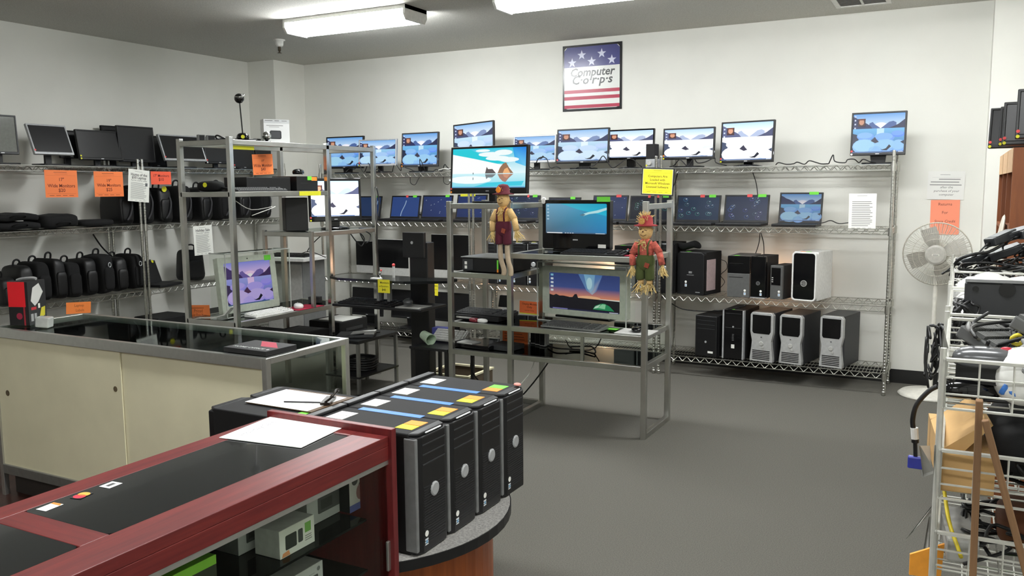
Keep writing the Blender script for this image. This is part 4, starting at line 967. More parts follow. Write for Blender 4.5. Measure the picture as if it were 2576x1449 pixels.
rack_shelf(LX0, LX1, .705, par=lrack, y0=LYa, y1=5.62)
rack_shelf(LX0, LX1, .40, par=lrack, y0=LYa, y1=LYc)
MB().box(LX1+T/2, 5.08, 1.595, LX1+T/2+.001, 5.33, 1.629).build('label_strip', YEL, lrack)
MB().box(LX1-T/2-.001, 4.43, LTOP-T-.03, LX1-T/2, 4.66, LTOP-T-.004).build('label_strip', YEL, lrack)
# on its top
ZTOP = LTOP
p = ax(611, 345, -4.72)
t = thing('webcam', 'tall webcam with round head on a thin stem, on the tall chrome rack', 'webcam', (p.x, p.y, ZTOP+.001), 1.0)
MB().sup((0, 0, .032), (.045, .052, .034), .8, .9, 18, 10).build('base', BLKG, t, smooth=True)
MB().rod((0, 0, .05), (-.012, 0, .28), .005, 8).build('stem', BLKG, t)
hb = MB().sup((-.014, 0, .315), (.036, .036, .036), 1, 1, 18, 12).build('camera_head', BLKG, t, smooth=True)
MB().tube([(-.045, -.012, .325), (-.02, -.038, .322), (.012, -.026, .335), (.018, .0, .345)], .006, 8).build('silver_band', CHR, hb, smooth=True)
stickers(t, -.012, -.054, .035, 'y', s=.028)
p = ax(697, 350, -4.70)
t = thing('webcam_box', 'white cardboard box with a black device pictured, on the tall rack', 'box', (p.x, p.y, ZTOP+.001), 1.05)
MB().box(-.10, 0, 0, .10, .09, .185).build('carton', WHT, t, bevel=.002)
s = Sheet(.2, .185, (234, 235, 235), back=0)
s.rect(0, .155, .2, .185, (205, 207, 208), 1).rect(.01, .172, .07, .177, (120, 120, 120), 2).rect(.085, .172, .12, .177, (120, 120, 120), 2).rect(.14, .172, .18, .177, (140, 140, 140), 2).rect(.02, .135, .15, .14, (150, 150, 150), 1).rect(.04, .125, .12, .129, (170, 170, 170), 1)
s.poly(rrect(.045, .035, .135, .10, .012), (48, 50, 54), 1).rect(.055, .045, .125, .09, (70, 72, 76), 2)
s.build('printed_front', t, loc=(-.10, -.001, 0))
p = ax(671, 347, -4.63)
t = thing('webcam', 'chrome ball webcam before the white cardboard box', 'webcam', (p.x, p.y, ZTOP+.001), .9)
MB().lathe([(.03, 0), (.03, .008), (.01, .014), (.01, .02)], n=16).build('base', BLKG, t, smooth=True)
MB().sup((0, 0, .048), (.033, .033, .033), 1, 1, 20, 14).build('camera_head', CHR, t, smooth=True)
p = ax(522, 345, -4.80)
for k, (px, wd, wdt) in enumerate(((508, 'left of the two', .05), (532, 'right of the two', .06))):
    p = ax(px, 345, -4.85)
    t = thing('speaker', 'small dark speaker on top of the tall rack, ' + wd, 'speaker', (p.x, p.y, ZTOP+.001), 1.2)
    MB().box(-wdt/2, 0, 0, wdt/2, .04, .045).build('speaker_body', GRY, t, bevel=.004); MB().box(-wdt/2+.006, -.003, .005, wdt/2-.006, 0, .04).build('speaker_cloth', BLKM, t)
tag(MB().tube([(-4.72, 4.56, ZTOP), (-4.75, 4.5, ZTOP+.02), (-4.7, 4.46, ZTOP+.035), (-4.66, 4.5, ZTOP+.012), (-4.7, 4.6, ZTOP+.004), (-4.62, 4.7, ZTOP+.004), (-4.65, 4.78, ZTOP+.01)], .006, 6).build('usb_cable', CABLE, smooth=True), 'black coiled cable on top of the tall chrome rack', 'cable')
tag(MB().box(-.08, -.03, 0, .08, .03, .035).build('drive_box', BLK, loc=(-4.82, 4.86, ZTOP-.002), rot=(0, 0, 1.4), bevel=.003), 'small black drive box behind the chrome ball webcam', 'drive')
# second shelf
ZS = 1.631
tag(MB().box(-.22, -.12, 0, .22, .12, .105).build('video_player', BLK, loc=(-4.73, 4.87, ZS), rot=(0, 0, PI/2-.05), bevel=.004), 'long black video player under the orange notice on the tall rack', 'player')
t = thing('video_player', 'black disc player with green and orange tags on the tall rack', 'player', (-4.71, 5.25, ZS), PI/2+.03)
MB().box(-.125, -.13, 0, .13, .12, .115).build('case', BLK, t, bevel=.004)
MB().box(-.0, -.134, .085, .05, -.129, .115).build('price_tab', GRN, t); MB().box(.05, -.134, .08, .115, -.129, .11).build('price_tab', ORG, t)
MB().box(-.08, -.132, .06, .0, -.129, .064).build('drive_slot', DGR, t)
mouse('black mouse on top of the tagged black disc player', (-4.68, 5.27, ZS+.131), .4, BLKG, s=1.25)
keyboard('thin grey keyboard at the edge of the tall rack, below the orange notice', (-4.565, 4.72, ZS), PI/2, w=.5, d=.07, body=DGR, keys=GRY, rows=2)
t = thing('headset', 'black headset with yellow sticker at near end of the tall rack', 'headset', (-4.86, 4.53, ZS), .2)
MB().sup((0, 0, .04), (.10, .07, .04), .7, .8).build('ear_pad', CLOTH, t, smooth=True); MB().tube([(.08, 0, .03), (.18, -.03, .02), (.24, .06, .015)], .008, 8).build('boom', BLK, t)
stickers(t, .0, -.071, .05, 'y', s=.035)
paper('sale_notice', 'orange wide-monitor price notice standing on the video player, tall rack', 'sign', ((627, 390), (681, 388), (692, 437), (644, 439)), ('x', -4.80), None, sale_sheet([('19"', .62, .12), ('Wide Monitor', .38, .155), ('$40', .2, .15)]))
tag(MB().tube([(-4.6, 4.5, 1.57), (-4.56, 4.62, 1.50), (-4.5, 4.8, 1.52), (-4.49, 4.55, 1.46)], .003, 5).build('wire_tie', CABW, smooth=True), 'thin white cord dangling under the second shelf of the tall rack', 'cable')
# third shelf: lit monitor and black speaker
c = ax(843, 503, -4.76)
t = monitor('lit glossy black monitor with washed-out snowy picture on the tall rack', (c.x, c.y, 1.306), math.radians(50), .45, .37, c.z-1.305, BLKG, 'ice3', lambda: pic_ice(1.0), 3.0, bez=(.02, .024, .045), stand='low', stk='ry', tilt=2)
tag(MB().box(-.09, -.06, 0, .09, .10, .27).build('speaker_cabinet', BLK, loc=(-4.80, 5.35, 1.306), rot=(0, 0, .9), bevel=.006), 'plain black speaker cabinet beside the snowy-picture monitor', 'speaker')
tag(MB().tube([(-4.52, 5.7, 1.27), (-4.50, 5.75, 1.2), (-4.50, 5.82, 1.16), (-4.5, 5.86, 1.22), (-4.5, 5.8, 1.27), (-4.5, 5.88, 1.18), (-4.5, 5.95, 1.24), (-4.51, 5.9, 1.28)], .005, 6).build('power_cable', CABLE, smooth=True), 'black cable loops hanging under the snowy-picture monitor', 'cable')
tag(MB().tube([(-4.5, 6.05, 1.66), (-4.48, 6.06, 1.5), (-4.49, 6.03, 1.35), (-4.5, 6.04, 1.1), (-4.49, 6.06, .8)], .006, 6).build('power_cable', CABLE, smooth=True), 'black cable tied to the far post of the tall rack', 'cable')
# lower shelf: white all-in-one under a clear cover
ZK = .706
SILW = mat('pale_silver_bezel', (200, 202, 192), .4)
c = ax(632, 715, -4.77)
t = thing('all_in_one_computer', 'pale all-in-one computer with dusk ice picture inside a clear cover', 'computer', (c.x, c.y, ZK), PI/2-.06)
wv, h, chin = .56, .44, .075
body = MB().ring(rrect(-wv/2, .02, wv/2, h, .012, 3), [(q[0]*(wv/2-.055)/(wv/2), chin+(q[1]-.02)/(h-.02)*(h-.045-chin)) for q in rrect(-wv/2, .02, wv/2, h, .012, 3)], -.008, .02, 'y').box(-wv/2+.004, 0, .024, wv/2-.004, .045, h-.004).build('bezel', SILW, t, bevel=.003)
body.rotation_euler = (math.radians(-6), 0, 0)
screen_on(body, 'icev', lambda: pic_ice(.12, False, True), -wv/2+.055, -.002, chin, wv-.11, h-.045-chin, .95)
MB().box(.17, -.0105, h-.05, .235, -.0085, h-.01).build('price_tab', GRN, body)
MB().lathe([(.005, 0), (.005, .002), (0, .002)], n=10, R=RXn).build('camera', BLK, body, loc=(0, -.009, h-.022))
MB().box(-.12, -.06, 0, .12, .10, .012).box(-.03, .03, .01, .03, .06, .25).build('stand_base', SIL, t, bevel=.003)
cv = acrylic_cover('clear acrylic cover around the dusk-picture computer on the tall rack', t, wv+.07, .47, .09, .0055)
keyboard('white keyboard in front of the dusk-picture computer', (-4.60, 4.80, ZK), PI/2, w=.40, d=.12, body=WHT, keys=mat('white_key', (236, 236, 232), .4))
tag(MB().box(-.15, -.095, 0, .15, .095, .004).build('mouse_pad', REDPAD, loc=(-4.61, 5.18, ZK), rot=(0, 0, PI/2)), 'dark pink mouse pad on the lower shelf of the tall rack', 'mouse pad')
mouse('white mouse on the dark pink pad', (-4.60, 5.12, ZK+.004), .9, WHT, LGR, s=1.15)
tag(MB().box(-.05, -.03, 0, .05, .03, .05).build('adapter_box', DGR, loc=(-4.72, 5.46, ZK), rot=(0, 0, .3), bevel=.004), 'small dark grey box behind the dark pink mouse pad', 'box')
paper('sale_notice', 'orange notice standing at the near left end of the tall rack', 'sign', ((472, 766), (528, 769), (528, 800), (475, 803)), ('y', 4.56), None,
      lambda w, h: Sheet(w, h, (250, 138, 72), back=.0008).rect(.1*w, .76*h, .74*w, .80*h, (150, 70, 24), 1).text('Priced', .48*w, .46*h, .16*w, (150, 66, 24), 1).text('Just For You', .48*w, .16*h, .14*w, (150, 66, 24), 1))
tag(MB().prism([(-.14, 0), (0, .006), (.1, .03), (.16, .09), (.155, .092), (.09, .036), (0, .010), (-.14, .004)], -.03, .03, 'y').build('plastic_sheet', mat('thin_white_sheet', (205, 206, 200), .4), loc=(-4.80, 4.445, ZK+.002), rot=(0, 0, .25)), 'curling white plastic sheet lying in front of the orange notice, tall rack', 'sheet')
# bottom shelf of the tall rack: black boxes
for k, (x, y, w_, d_, h_, lb) in enumerate(((-4.76, 5.80, .38, .34, .12, 'black printer with a pale sheet on top at the far end of the tall rack'), (-4.78, 5.32, .36, .34, .09, 'flat black printer in the middle of the lowest shelf, tall rack'), (-4.78, 4.80, .40, .36, .16, 'black printer at the near end of the lowest shelf, tall rack'))):
    t = thing('printer', lb, 'printer', (x, y, .402), PI/2)
    MB().box(-w_/2, -d_/2, 0, w_/2, d_/2, h_).build('case', BLKM, t, bevel=.008)
    MB().box(-w_*.36, -d_*.45, h_, w_*.36, d_*.3, h_+.006).build('paper_lid', PAPER if k == 0 else DGR, t)
    MB().box(-w_*.3, -d_/2-.004, h_*.3, w_*.3, -d_/2, h_*.5).build('slot', DGR, t)
# ================================================================ white-topped pedestal in the corner behind the rack
t = thing('pedestal', 'grey metal pedestal with a white top in the corner behind the tall rack', 'cabinet', (-5.85, 6.45, 0), .08)
MB().box(-.30, -.22, .95, .30, .22, .985).build('top', WHT, t, bevel=.004)
MB().box(-.20, -.16, 0, .24, .2, .95).build('body', GRY, t, bevel=.004)
MB().box(-.19, -.165, .55, .23, -.16, .92).build('drawer', LGR, t, bevel=.003); MB().box(-.19, -.165, .1, .23, -.16, .52).build('drawer', LGR, t, bevel=.003)
keyboard('black keyboard lying on the white-topped pedestal in the corner', (-5.83, 6.40, .985), .1)
tag(MB().tube([(-5.7, 6.5, 1.03), (-5.6, 6.45, 1.1), (-5.5, 6.5, 1.2), (-5.35, 6.5, 1.26)], .005, 6).tube([(-5.7, 6.35, 1.0), (-5.5, 6.3, 1.05), (-5.3, 6.3, 1.0)], .004, 6).build('power_cable', CABLE, smooth=True), 'black cables rising from the white-topped pedestal', 'cable')
# ================================================================ black computer stand between the racks
SB = mat('satin_black_metal', (24, 24, 25), .4)
cart = thing('computer_stand', 'black computer stand with tall column, glass shelf and keyboard tray', 'stand')
MB().box(-3.86, 5.60, .03, -3.69, 5.70, 1.22).build('column', SB, cart, bevel=.006)
MB().box(-3.90, 5.565, 1.10, -3.70, 5.60, 1.30).build('mount_plate', SB, cart, bevel=.004)
MB().lathe([(.012, 0), (.012, .003), (0, .003)], n=12, R=RXn).build('screw', SIL, cart, loc=(-3.81, 5.565, 1.22))
MB().box(-4.12, 5.30, 0, -3.67, 5.72, .03).build('base', SB, cart, bevel=.006)
MB().prism([(-4.49, 5.38), (-4.35, 5.30), (-3.70, 5.28), (-3.42, 5.45), (-3.42, 5.60), (-4.49, 5.60)], .925, .945, 'z').build('glass_shelf', mat('black_glass', (28, 30, 30), .12), cart)
MB().box(-4.36, 5.24, .725, -3.52, 5.60, .745).build('keyboard_tray', SB, cart, bevel=.004)
for x in (-4.0, -3.9): MB().box(x-.012, 5.36, .745, x+.012, 5.39, .925).build('strut', GRY, cart)
keyboard('black keyboard on the tray of the black computer stand', (-4.06, 5.345, .7465), -.02, w=.52, d=.18)
tag(MB().box(-.11, -.09, 0, .11, .09, .004).build('mouse_pad', LGR, loc=(-3.66, 5.35, .746)), 'light grey mouse pad on the tray of the black stand', 'mouse pad')
mouse('dark grey mouse on the light grey pad', (-3.70, 5.34, .767), .5, mat('gunmetal_gloss', (60, 61, 63), .25), s=1.2)
YT = lambda n: (lambda w, h: Sheet(w, h, (238, 226, 50), back=.0008).text('Monitors', .56*w, .70*h, .2*w, (60, 54, 10), 1, bold=.01).text('w/Speakers', .5*w, .44*h, .17*w, (60, 54, 10), 1).text('$40', .5*w, .16*h, .22*w, (60, 54, 10), 1, bold=.01))
paper('price_notice', 'yellow monitor price notice hanging from the glass shelf of the black stand', 'sign', ((946, 703), (981, 704), (980, 738), (955, 736)), ('y', 5.27), None, YT(0))
paper('price_notice', 'yellow monitor price notice hanging from the wire shelving right of the black column', 'sign', ((1080, 709), (1103, 712), (1101, 744), (1078, 742)), ('y', YS-.012), None, YT(1))
t = thing('toy_figure', 'small silver figure with pink and yellow tip on the glass shelf', 'ornament', (-4.02, 5.42, .946))
MB().lathe([(.02, 0), (.02, .004), (.005, .01), (.006, .03), (.016, .045), (.0, .055)], n=12).build('body', CHR, t, smooth=True); MB().sup((.012, 0, .06), (.008, .008, .008), 1, 1, 8, 6).build('tip', PNK, t)
tag(MB().box(-.045, -.02, 0, .045, .02, .012).build('white_box', WHT, loc=(-3.98, 5.32, .946), bevel=.003), 'flat white box at the front edge of the glass shelf', 'box')
t = thing('marker', 'white stick with a red ball tip standing on the glass shelf', 'marker', (-3.93, 5.48, .946))
MB().box(-.009, -.006, 0, .009, .006, .09).build('stick', WHT, t); MB().sup((0, 0, .1), (.013, .013, .013), 1, 1, 10, 8).build('ball', PNK, t, smooth=True)
# low black table under the stand, with coiled cable
t = thing('low_table', 'low black two-tier table left of the black stand, cluttered with parts', 'table', (-4.33, 5.58, 0))
MB().box(-.17, -.28, .42, .17, .26, .445).build('tabletop', SB, t, bevel=.003); MB().box(-.17, -.28, .14, .17, .26, .155).build('lower_shelf', SB, t)
for x in (-.155, .155):
    for y in (-.265, .245): MB().box(x-.012, y-.012, 0, x+.012, y+.012, .42).build('leg', STEEL, t)
cm = MB()
for k in range(5): cm.tube([((.12+.008*(k % 2))*math.cos(2*PI*i/18), (.12+.008*(k % 2))*math.sin(2*PI*i/18), .02*k+.004*math.sin(3*2*PI*i/18)) for i in range(19)], .010, 8, smooth=0)
tag(cm.build('cable_coil', CABLE, smooth=True, loc=(-4.33, 5.56, .174)), 'thick black cable coiled on the lower tier of the black table', 'cable')
t = thing('laptop', 'broken open laptop shell lying on top of the low black table', 'laptop', (-4.33, 5.5, .447), .5)
MB().box(-.15, -.11, 0, .15, .11, .02).build('base', DGR, t, bevel=.004); MB().prism([(-.15, 0), (.15, .02), (.15, .035), (-.15, .012)], -.05, .1, 'y').build('lid', LGR, t)
tag(MB().tube([(-4.4, 5.36, .45), (-4.3, 5.4, .47), (-4.25, 5.5, .47), (-4.36, 5.6, .46), (-4.24, 5.7, .455)], .007, 6).build('power_cable', CABLE, smooth=True), 'black cable strewn over the low black table', 'cable')
tag(MB().tube([(-4.15, 5.3, .01), (-4.3, 5.2, .012), (-4.5, 5.25, .01), (-4.4, 5.05, .012), (-4.2, 5.1, .01), (-4.0, 5.2, .012), (-3.9, 5.05, .01)], .008, 6).tube([(-4.4, 5.15, .03), (-4.2, 5.0, .012), (-3.95, 5.12, .05), (-3.7, 5.2, .012)], .007, 6).build('power_cable', CABLE, smooth=True), 'tangle of black cables on the floor before the low black table', 'cable')
t = thing('low_table', 'low black table between the black stand and the middle rack', 'table', (-3.47, 5.45, 0))
MB().box(-.17, -.2, .44, .17, .22, .46).build('tabletop', SB, t, bevel=.003)
for x in (-.15, .15):
    for y in (-.18, .2): MB().box(x-.012, y-.012, 0, x+.012, y+.012, .44).build('leg', SB, t)
keyboard('silver keyboard leaning up on the low black table by the middle rack', (-3.44, 5.52, .50), -.05, w=.30, d=.12, body=LGR, keys=WHT, rot=(.5, 0, -.05))
tag(MB().box(-.07, -.04, 0, .07, .04, .09).build('blue_box', mat('blue_violet_box', (84, 88, 170), .5), loc=(-3.58, 5.625, .461)), 'blue-violet box at the back of the low black table', 'box')
tag(MB().lathe([(.035, 0), (.045, .12), (.041, .12), (.032, .004), (0, .004)], n=18).build('paper_cup', mat('pale_green_paper', (186, 206, 180), .6), loc=(-3.62, 5.42, .52), rot=(0, 1.75, -.5)), 'pale green paper cup lying on its side near the black stand', 'cup')
t = thing('wire_tray', 'shallow bin with a cream rim on the floor behind the low black table', 'bin', (-3.62, 5.95, 0), 0)
MB().ring([(-.2, -.2), (.2, -.2), (.2, .2), (-.2, .2)], [(-.19, -.19), (.19, -.19), (.19, .19), (-.19, .19)], 0, .13, 'z').box(-.19, -.19, 0, .19, .19, .006).build('tub', mat('brown_tub', (92, 80, 64), .7), t)
MB().ring([(-.21, -.21), (.21, -.21), (.21, .21), (-.21, .21)], [(-.185, -.185), (.185, -.185), (.185, .185), (-.185, .185)], .13, .145, 'z').build('rim', CREAM, t)
tag(MB().box(-.06, -.05, 0, .06, .05, .10).build('yellow_box', mat('dull_yellow_box', (190, 190, 40), .6), loc=(-3.95, 5.98, 0), rot=(0, 0, .2)), 'dull yellow box on the floor behind the black stand', 'box')
# ================================================================ silver-chinned black screens on the left back shelving
GI = 'switched-off screens with silver chins on back shelving'
def imac_px(lb, q, Y):
    x0, y0, x1, y1 = q; c = ay((x0+x1)/2, y1, Y); a = ay(x0, y1, Y); b = ay(x1, y1, Y); tp = ay((x0+x1)/2, y0, Y)
    t = thing('all_in_one_computer', lb, 'computer', (c.x, Y, Z3), -.05, GI); w_ = b.x-a.x; h_ = tp.z-Z3
    f = MB().box(-w_/2, 0, .03, w_/2, .02, h_).build('housing', LGR, t, bevel=.004)
    MB().box(-w_/2+.004, -.004, .115, w_/2-.004, 0, h_-.004).build('screen', mat('off_screen_gloss', (10, 10, 11), .18), f); MB().box(-w_/2+.004, -.003, .034, w_/2-.004, 0, .113).build('chin', LGR, f)
    MB().box(-.06, .0, 0, .06, .12, .008).box(-.04, .06, .008, .04, .075, .2).build('stand_base', LGR, t)
imac_px('wide switched-off screen with a silver chin, middle of the three', (944, 602, 1030, 688), 7.22)
imac_px('switched-off screen left of the other two with silver chins', (896, 606, 942, 684), 7.34)
imac_px('largest switched-off screen with a silver chin, right of the black column', (1084, 590, 1186, 692), 7.24)
for k, (x, w_, lb) in enumerate(((-5.62, .42, 'black monitor turned off on the lowest back shelf, left one'), (-5.08, .46, 'black monitor turned off on the lowest back shelf, middle one'), (-4.55, .44, 'black monitor turned off on the lowest back shelf, right one'))):
    monitor(lb, (x, 7.34, Z4), -.05, w_, .30, .25, BLKM, stk=None, group='switched-off monitors on the lowest back shelf')
# ================================================================ left wall: dark monitors on the top shelf
ZLt = 1.8565
GB = 'switched-off monitors on the top shelf of the left wall'
def mon_lx(label, xl, xr, yt, yb, X, frame, tilt=5, **k):
    cx, cy = (xl+xr)/2, (yt+yb)/2; c = ax(cx, cy, X); a = ax(xl, cy, X); b = ax(xr, cy, X); tp = ax(cx, yt, X); bt = ax(cx, yb, X)
    return monitor(label, (X, c.y, ZLt), PI/2, b.y-a.y, (tp.z-bt.z)/math.cos(math.radians(tilt)), c.z-ZLt, frame, tilt=tilt, group=GB, **k)
mon_lx('dark-framed monitor with a painted pale grey sheen at the far left of the top shelf', -42, 44, 288, 388, -6.68, DGR, 3, off=mat('painted_sheen_screen', (120, 122, 118), .12, .3), stand='neck', stk=None)  # reflection on the switched-off screen is painted in as pale grey
mon_lx('silver-framed monitor tipped far back above the first orange price notice', 76, 176, 313, 389, -6.70, SIL, 22, stand='neck', stk='r')
mon_lx('black monitor peeking out right of the first silver-framed one', 148, 204, 328, 398, -6.94, BLKM, 6, stand='neck', stk=None)
mon_lx('wide black monitor tipped back above the second orange price notice', 196, 306, 328, 403, -6.80, BLK, 10, stand='neck', stk='yy')
mon_lx('black monitor behind, its top corner showing between two wide ones', 258, 322, 317, 400, -6.95, BLKM, 4, stand='neck', stk=None)
mon_lx('tallest black monitor on the left top shelf, above the white notice', 298, 389, 318, 408, -6.80, BLK, 4, stand='neck', stk=None)
mon_lx('black monitor half hidden left of the second silver-framed one', 372, 416, 342, 420, -6.94, BLKM, 5, stand='neck', stk=None)
mon_lx('silver-framed monitor tipped back, seen through near end of the tall rack', 407, 512, 340, 405, -6.70, SIL, 20, stand='neck', stk='r')
mon_lx('black monitor right of the second silver-framed one, behind the rack posts', 515, 582, 346, 412, -6.72, BLK, 8, stand='neck', stk='rw')
mon_lx('black monitor behind the orange notice of the tall rack, left one', 584, 640, 354, 424, -6.74, BLK, 6, stand='neck', stk='rw')
mon_lx('black monitor nearest the corner column on the left top shelf', 642, 697, 350, 412, -6.76, BLK, 4, stand='neck', stk='r')
# price notices hanging from the shelf fronts
XN = XS+.012
paper('price_notice', 'orange wide-monitor price notice, first from the left on the shelf edge', 'sign', ((109, 428), (192, 428), (198, 497), (117, 496)), ('x', XN), None, sale_sheet([('17"', .60, .13), ('Wide Monitors', .37, .135), ('$20', .20, .14)]))
paper('price_notice', 'orange wide-monitor price notice, second from the left on the shelf edge', 'sign', ((234, 431), (308, 432), (312, 494), (240, 495)), ('x', XN), None, sale_sheet([('19"', .58, .13), ('Wide Monitors', .40, .13), ('$25', .22, .14)]))
paper('notice_sheet', 'white notice about laptops hanging on the left shelf posts', 'sign', ((323, 424), (377, 430), (374, 510), (322, 505)), ('x', XN+.02), None, notice(['Home of the', '$50 Laptop'], 'Ask for a demo today', 18, logo=True))
paper('price_notice', 'small red monitor price notice right of the white laptop notice', 'sign', ((379, 431), (430, 432), (431, 464), (380, 464)), ('x', XN), None,
      lambda w, h: Sheet(w, h, (240, 96, 66), back=.0008).text('17" Monitors', .5*w, .58*h, .15*w, (110, 30, 24), 1, bold=.012).text('$10', .5*w, .28*h, .17*w, (110, 30, 24), 1, bold=.012))
paper('notice_sheet', 'white holiday sale notice hanging from the middle left shelf', 'sign', ((484, 569), (531, 566), (539, 637), (491, 644)), ('x', XN+.01), None, notice(['Holiday Sale'], 'December - January', 20))
paper('price_notice', 'small orange laptop notice hanging from the lower left shelf', 'sign', ((165, 762), (228, 758), (229, 787), (168, 790)), ('x', XN), None,
      lambda w, h: Sheet(w, h, (250, 140, 66), back=.0008).text('Laptop', .52*w, .60*h, .14*w, (140, 66, 20), 1).text('Labels', .55*w, .18*h, .14*w, (140, 66, 20), 1))
# ------------------------------------------------ black bags
BAGM = mat('bag_leatherette', (15, 15, 16), .5, bump=.2, bscale=220)
def bag(label, loc, rotz, w, d, h, group, seed, clasp=False, tagd=False, strap=True):
    r = random.Random(seed); t = thing('laptop_bag', label, 'bag', loc, rotz, group)
    fn = lambda p: Vector((p.x*(1+.05*math.sin(p.z*20+seed)), p.y*(1.08-.2*(p.z/h)), p.z+.006*math.sin(p.x*30+seed)))
    MB().sup((0, 0, h/2), (w/2, d/2, h/2), .34, .34, 24, 14, fn=fn).build('bag_body', BAGM if seed % 2 else CLOTH, t, smooth=True)
    MB().sup((0, -d*.47, h*.38), (w*.40, d*.12, h*.30), .4, .4, 18, 10).build('front_pocket', BAGM if seed % 2 else CLOTH, t, smooth=True)
    MB().tube([(-w*.22, 0, h*.97), (-w*.2, -.01, h+.035), (0, -.012, h+.05), (w*.2, -.01, h+.035), (w*.22, 0, h*.97)], .008, 8).build('handle', BAGM, t, smooth=True)
    if strap: MB().tube([(w*.4, -d*.3, h*.9), (w*.2, -d*.62, h*.6), (w*.05, -d*.64, h*.3), (-w*.2, -d*.62, h*.12)], .010, 6).build('shoulder_strap', mat('strap_grey', (44, 44, 47), .7), t, smooth=True)
    if clasp: MB().tube([(.014*math.cos(2*PI*i/12), -.004, .02*math.sin(2*PI*i/12)) for i in range(13)], .004, 6, smooth=0).build('clasp', SIL, t, loc=(0, -d*.56, h*.74))
    if tagd: MB().lathe([(.027, 0), (.027, .001), (0, .001)], n=16, R=RXn).build('price_tag', YEL, t, loc=(-w*.1, -d*.52, h*.96))
    return t
GBag = 'black laptop bags standing on the left wall shelves'
zb = ZL[1]+.008
words = ['first', 'second', 'third', 'fourth', 'fifth', 'sixth', 'seventh', 'eighth']
for k in range(8):
    px = 62+k*40; p = ax(px, 745, -6.70)
    bag('upright black bag on lower left shelf, %s from the left%s' % (words[k], ', with metal clasp' if k in (5, 7) else ''), (-6.785, p.y, zb), PI/2+.06*((k % 3)-1), .118+.012*(k % 2), .30, .30+.02*(k % 3), GBag, k+1, clasp=k in (5, 7), strap=False)
for o in [x for x in bpy.data.objects if x.name.startswith('laptop_bag')]: pass
zb = ZL[2]+.008
for k in range(8):
    px = 305+k*50; p = ax(px, 565, -6.72)
    bag('black shoulder bag on middle left shelf, %s from the left%s' % (words[k], ', with round yellow tag' if k in (1, 2, 5) else ''), (-6.77, p.y, zb), PI/2+.06*math.sin(k*2), .150, .28, .33+.02*(k % 2), GBag, k+21, tagd=k in (1, 2, 5))
for k, (px, z, lb) in enumerate(((24, 0, 'flat black laptop sleeve at the left end of the middle left shelf'), (20, .055, 'flat black laptop sleeve on top of another, middle left shelf'), (134, 0, 'plump black laptop bag lying flat beside the two stacked sleeves'))):
    p = ax(px, 580, -6.72)
    t = thing('laptop_bag', lb, 'bag', (-6.74, p.y, ZL[2]+.012+z*1.25), PI/2, GBag)
    MB().sup((0, 0, .03 if k < 2 else .055), (.21 if k < 2 else .17, .16, .03 if k < 2 else .055), .4, .4, 22, 10, fn=lambda q: q+Vector((0, 0, .006*math.sin(q.x*24)))).build('bag_body', CLOTH, t, smooth=True)
    MB().tube([(-.06, -.16, .03), (-.04, -.19, .045), (.04, -.19, .045), (.06, -.16, .03)], .006, 6).build('handle', CLOTH, t, smooth=True)
p = ax(288, 572, -6.68)
tag(MB().sup((0, 0, .03), (.10, .17, .03), .5, .5, 20, 10).build('laptop_sleeve', CLOTH, smooth=True, loc=(-6.74, p.y-.17, ZL[2]+.006)), 'soft black sleeve lying left of the shoulder bags, middle left shelf', 'bag')
zb = ZL[1]+.008
p = ax(420, 722, -6.62)
t = thing('laptop', 'half-open black laptop on the lower left shelf behind the rack post', 'laptop', (-6.70, p.y, zb), PI/2+.2)
MB().box(-.16, -.12, 0, .16, .12, .025).build('base', BLKM, t, bevel=.004)
ld = MB().box(-.16, 0, 0, .16, .012, .22).build('lid', BLKM, t, bevel=.003, loc=(0, .11, .02), rot=(-.35, 0, 0)); stickers(ld, .12, -.001, .21, 'y', s=.03)
p = ax(505, 725, -6.66)
bag('boxy black bag by itself on the lower left shelf, behind the holiday notice', (-6.79, p.y, zb), PI/2, .24, .16, .31, GBag, 41, strap=False)
p = ax(22, 745, -6.70)
bag('black bag lowest in height at the left end of the lower left shelf', (-6.78, p.y-.03, zb), PI/2, .125, .30, .22, GBag, 43, strap=False)
tag(MB().tube([(-6.99, 5.1, 1.25), (-6.98, 5.2, 1.1), (-6.97, 5.36, .98), (-6.9, 5.5, .96), (-6.86, 5.6, .98)], .007, 6).build('power_cable', CABLE, smooth=True), 'black cable drooping along the left wall between two shelves', 'cable')
for k, (px, lb, w_, h_) in enumerate(((150, 'black case on the lowest left shelf, under the bag row', .5, .18), (330, 'flat black case on the lowest left shelf near the shelf posts', .42, .10), (425, 'tall black case on the lowest left shelf behind the rack post', .4, .24), (560, 'black case on the lowest left shelf behind the pale computer', .44, .2))):
    p = ax(px, 800, -6.7)
    t = thing('equipment_case', lb, 'case', (-6.78, p.y, ZL[0]+.006), PI/2)
    MB().box(-w_/2, -.17, 0, w_/2, .17, h_).build('case', BLKM, t, bevel=.012); MB().tube([(-.06, -.172, h_*.5), (-.04, -.19, h_*.55), (.04, -.19, h_*.55), (.06, -.172, h_*.5)], .007, 6).build('handle', BLK, t)
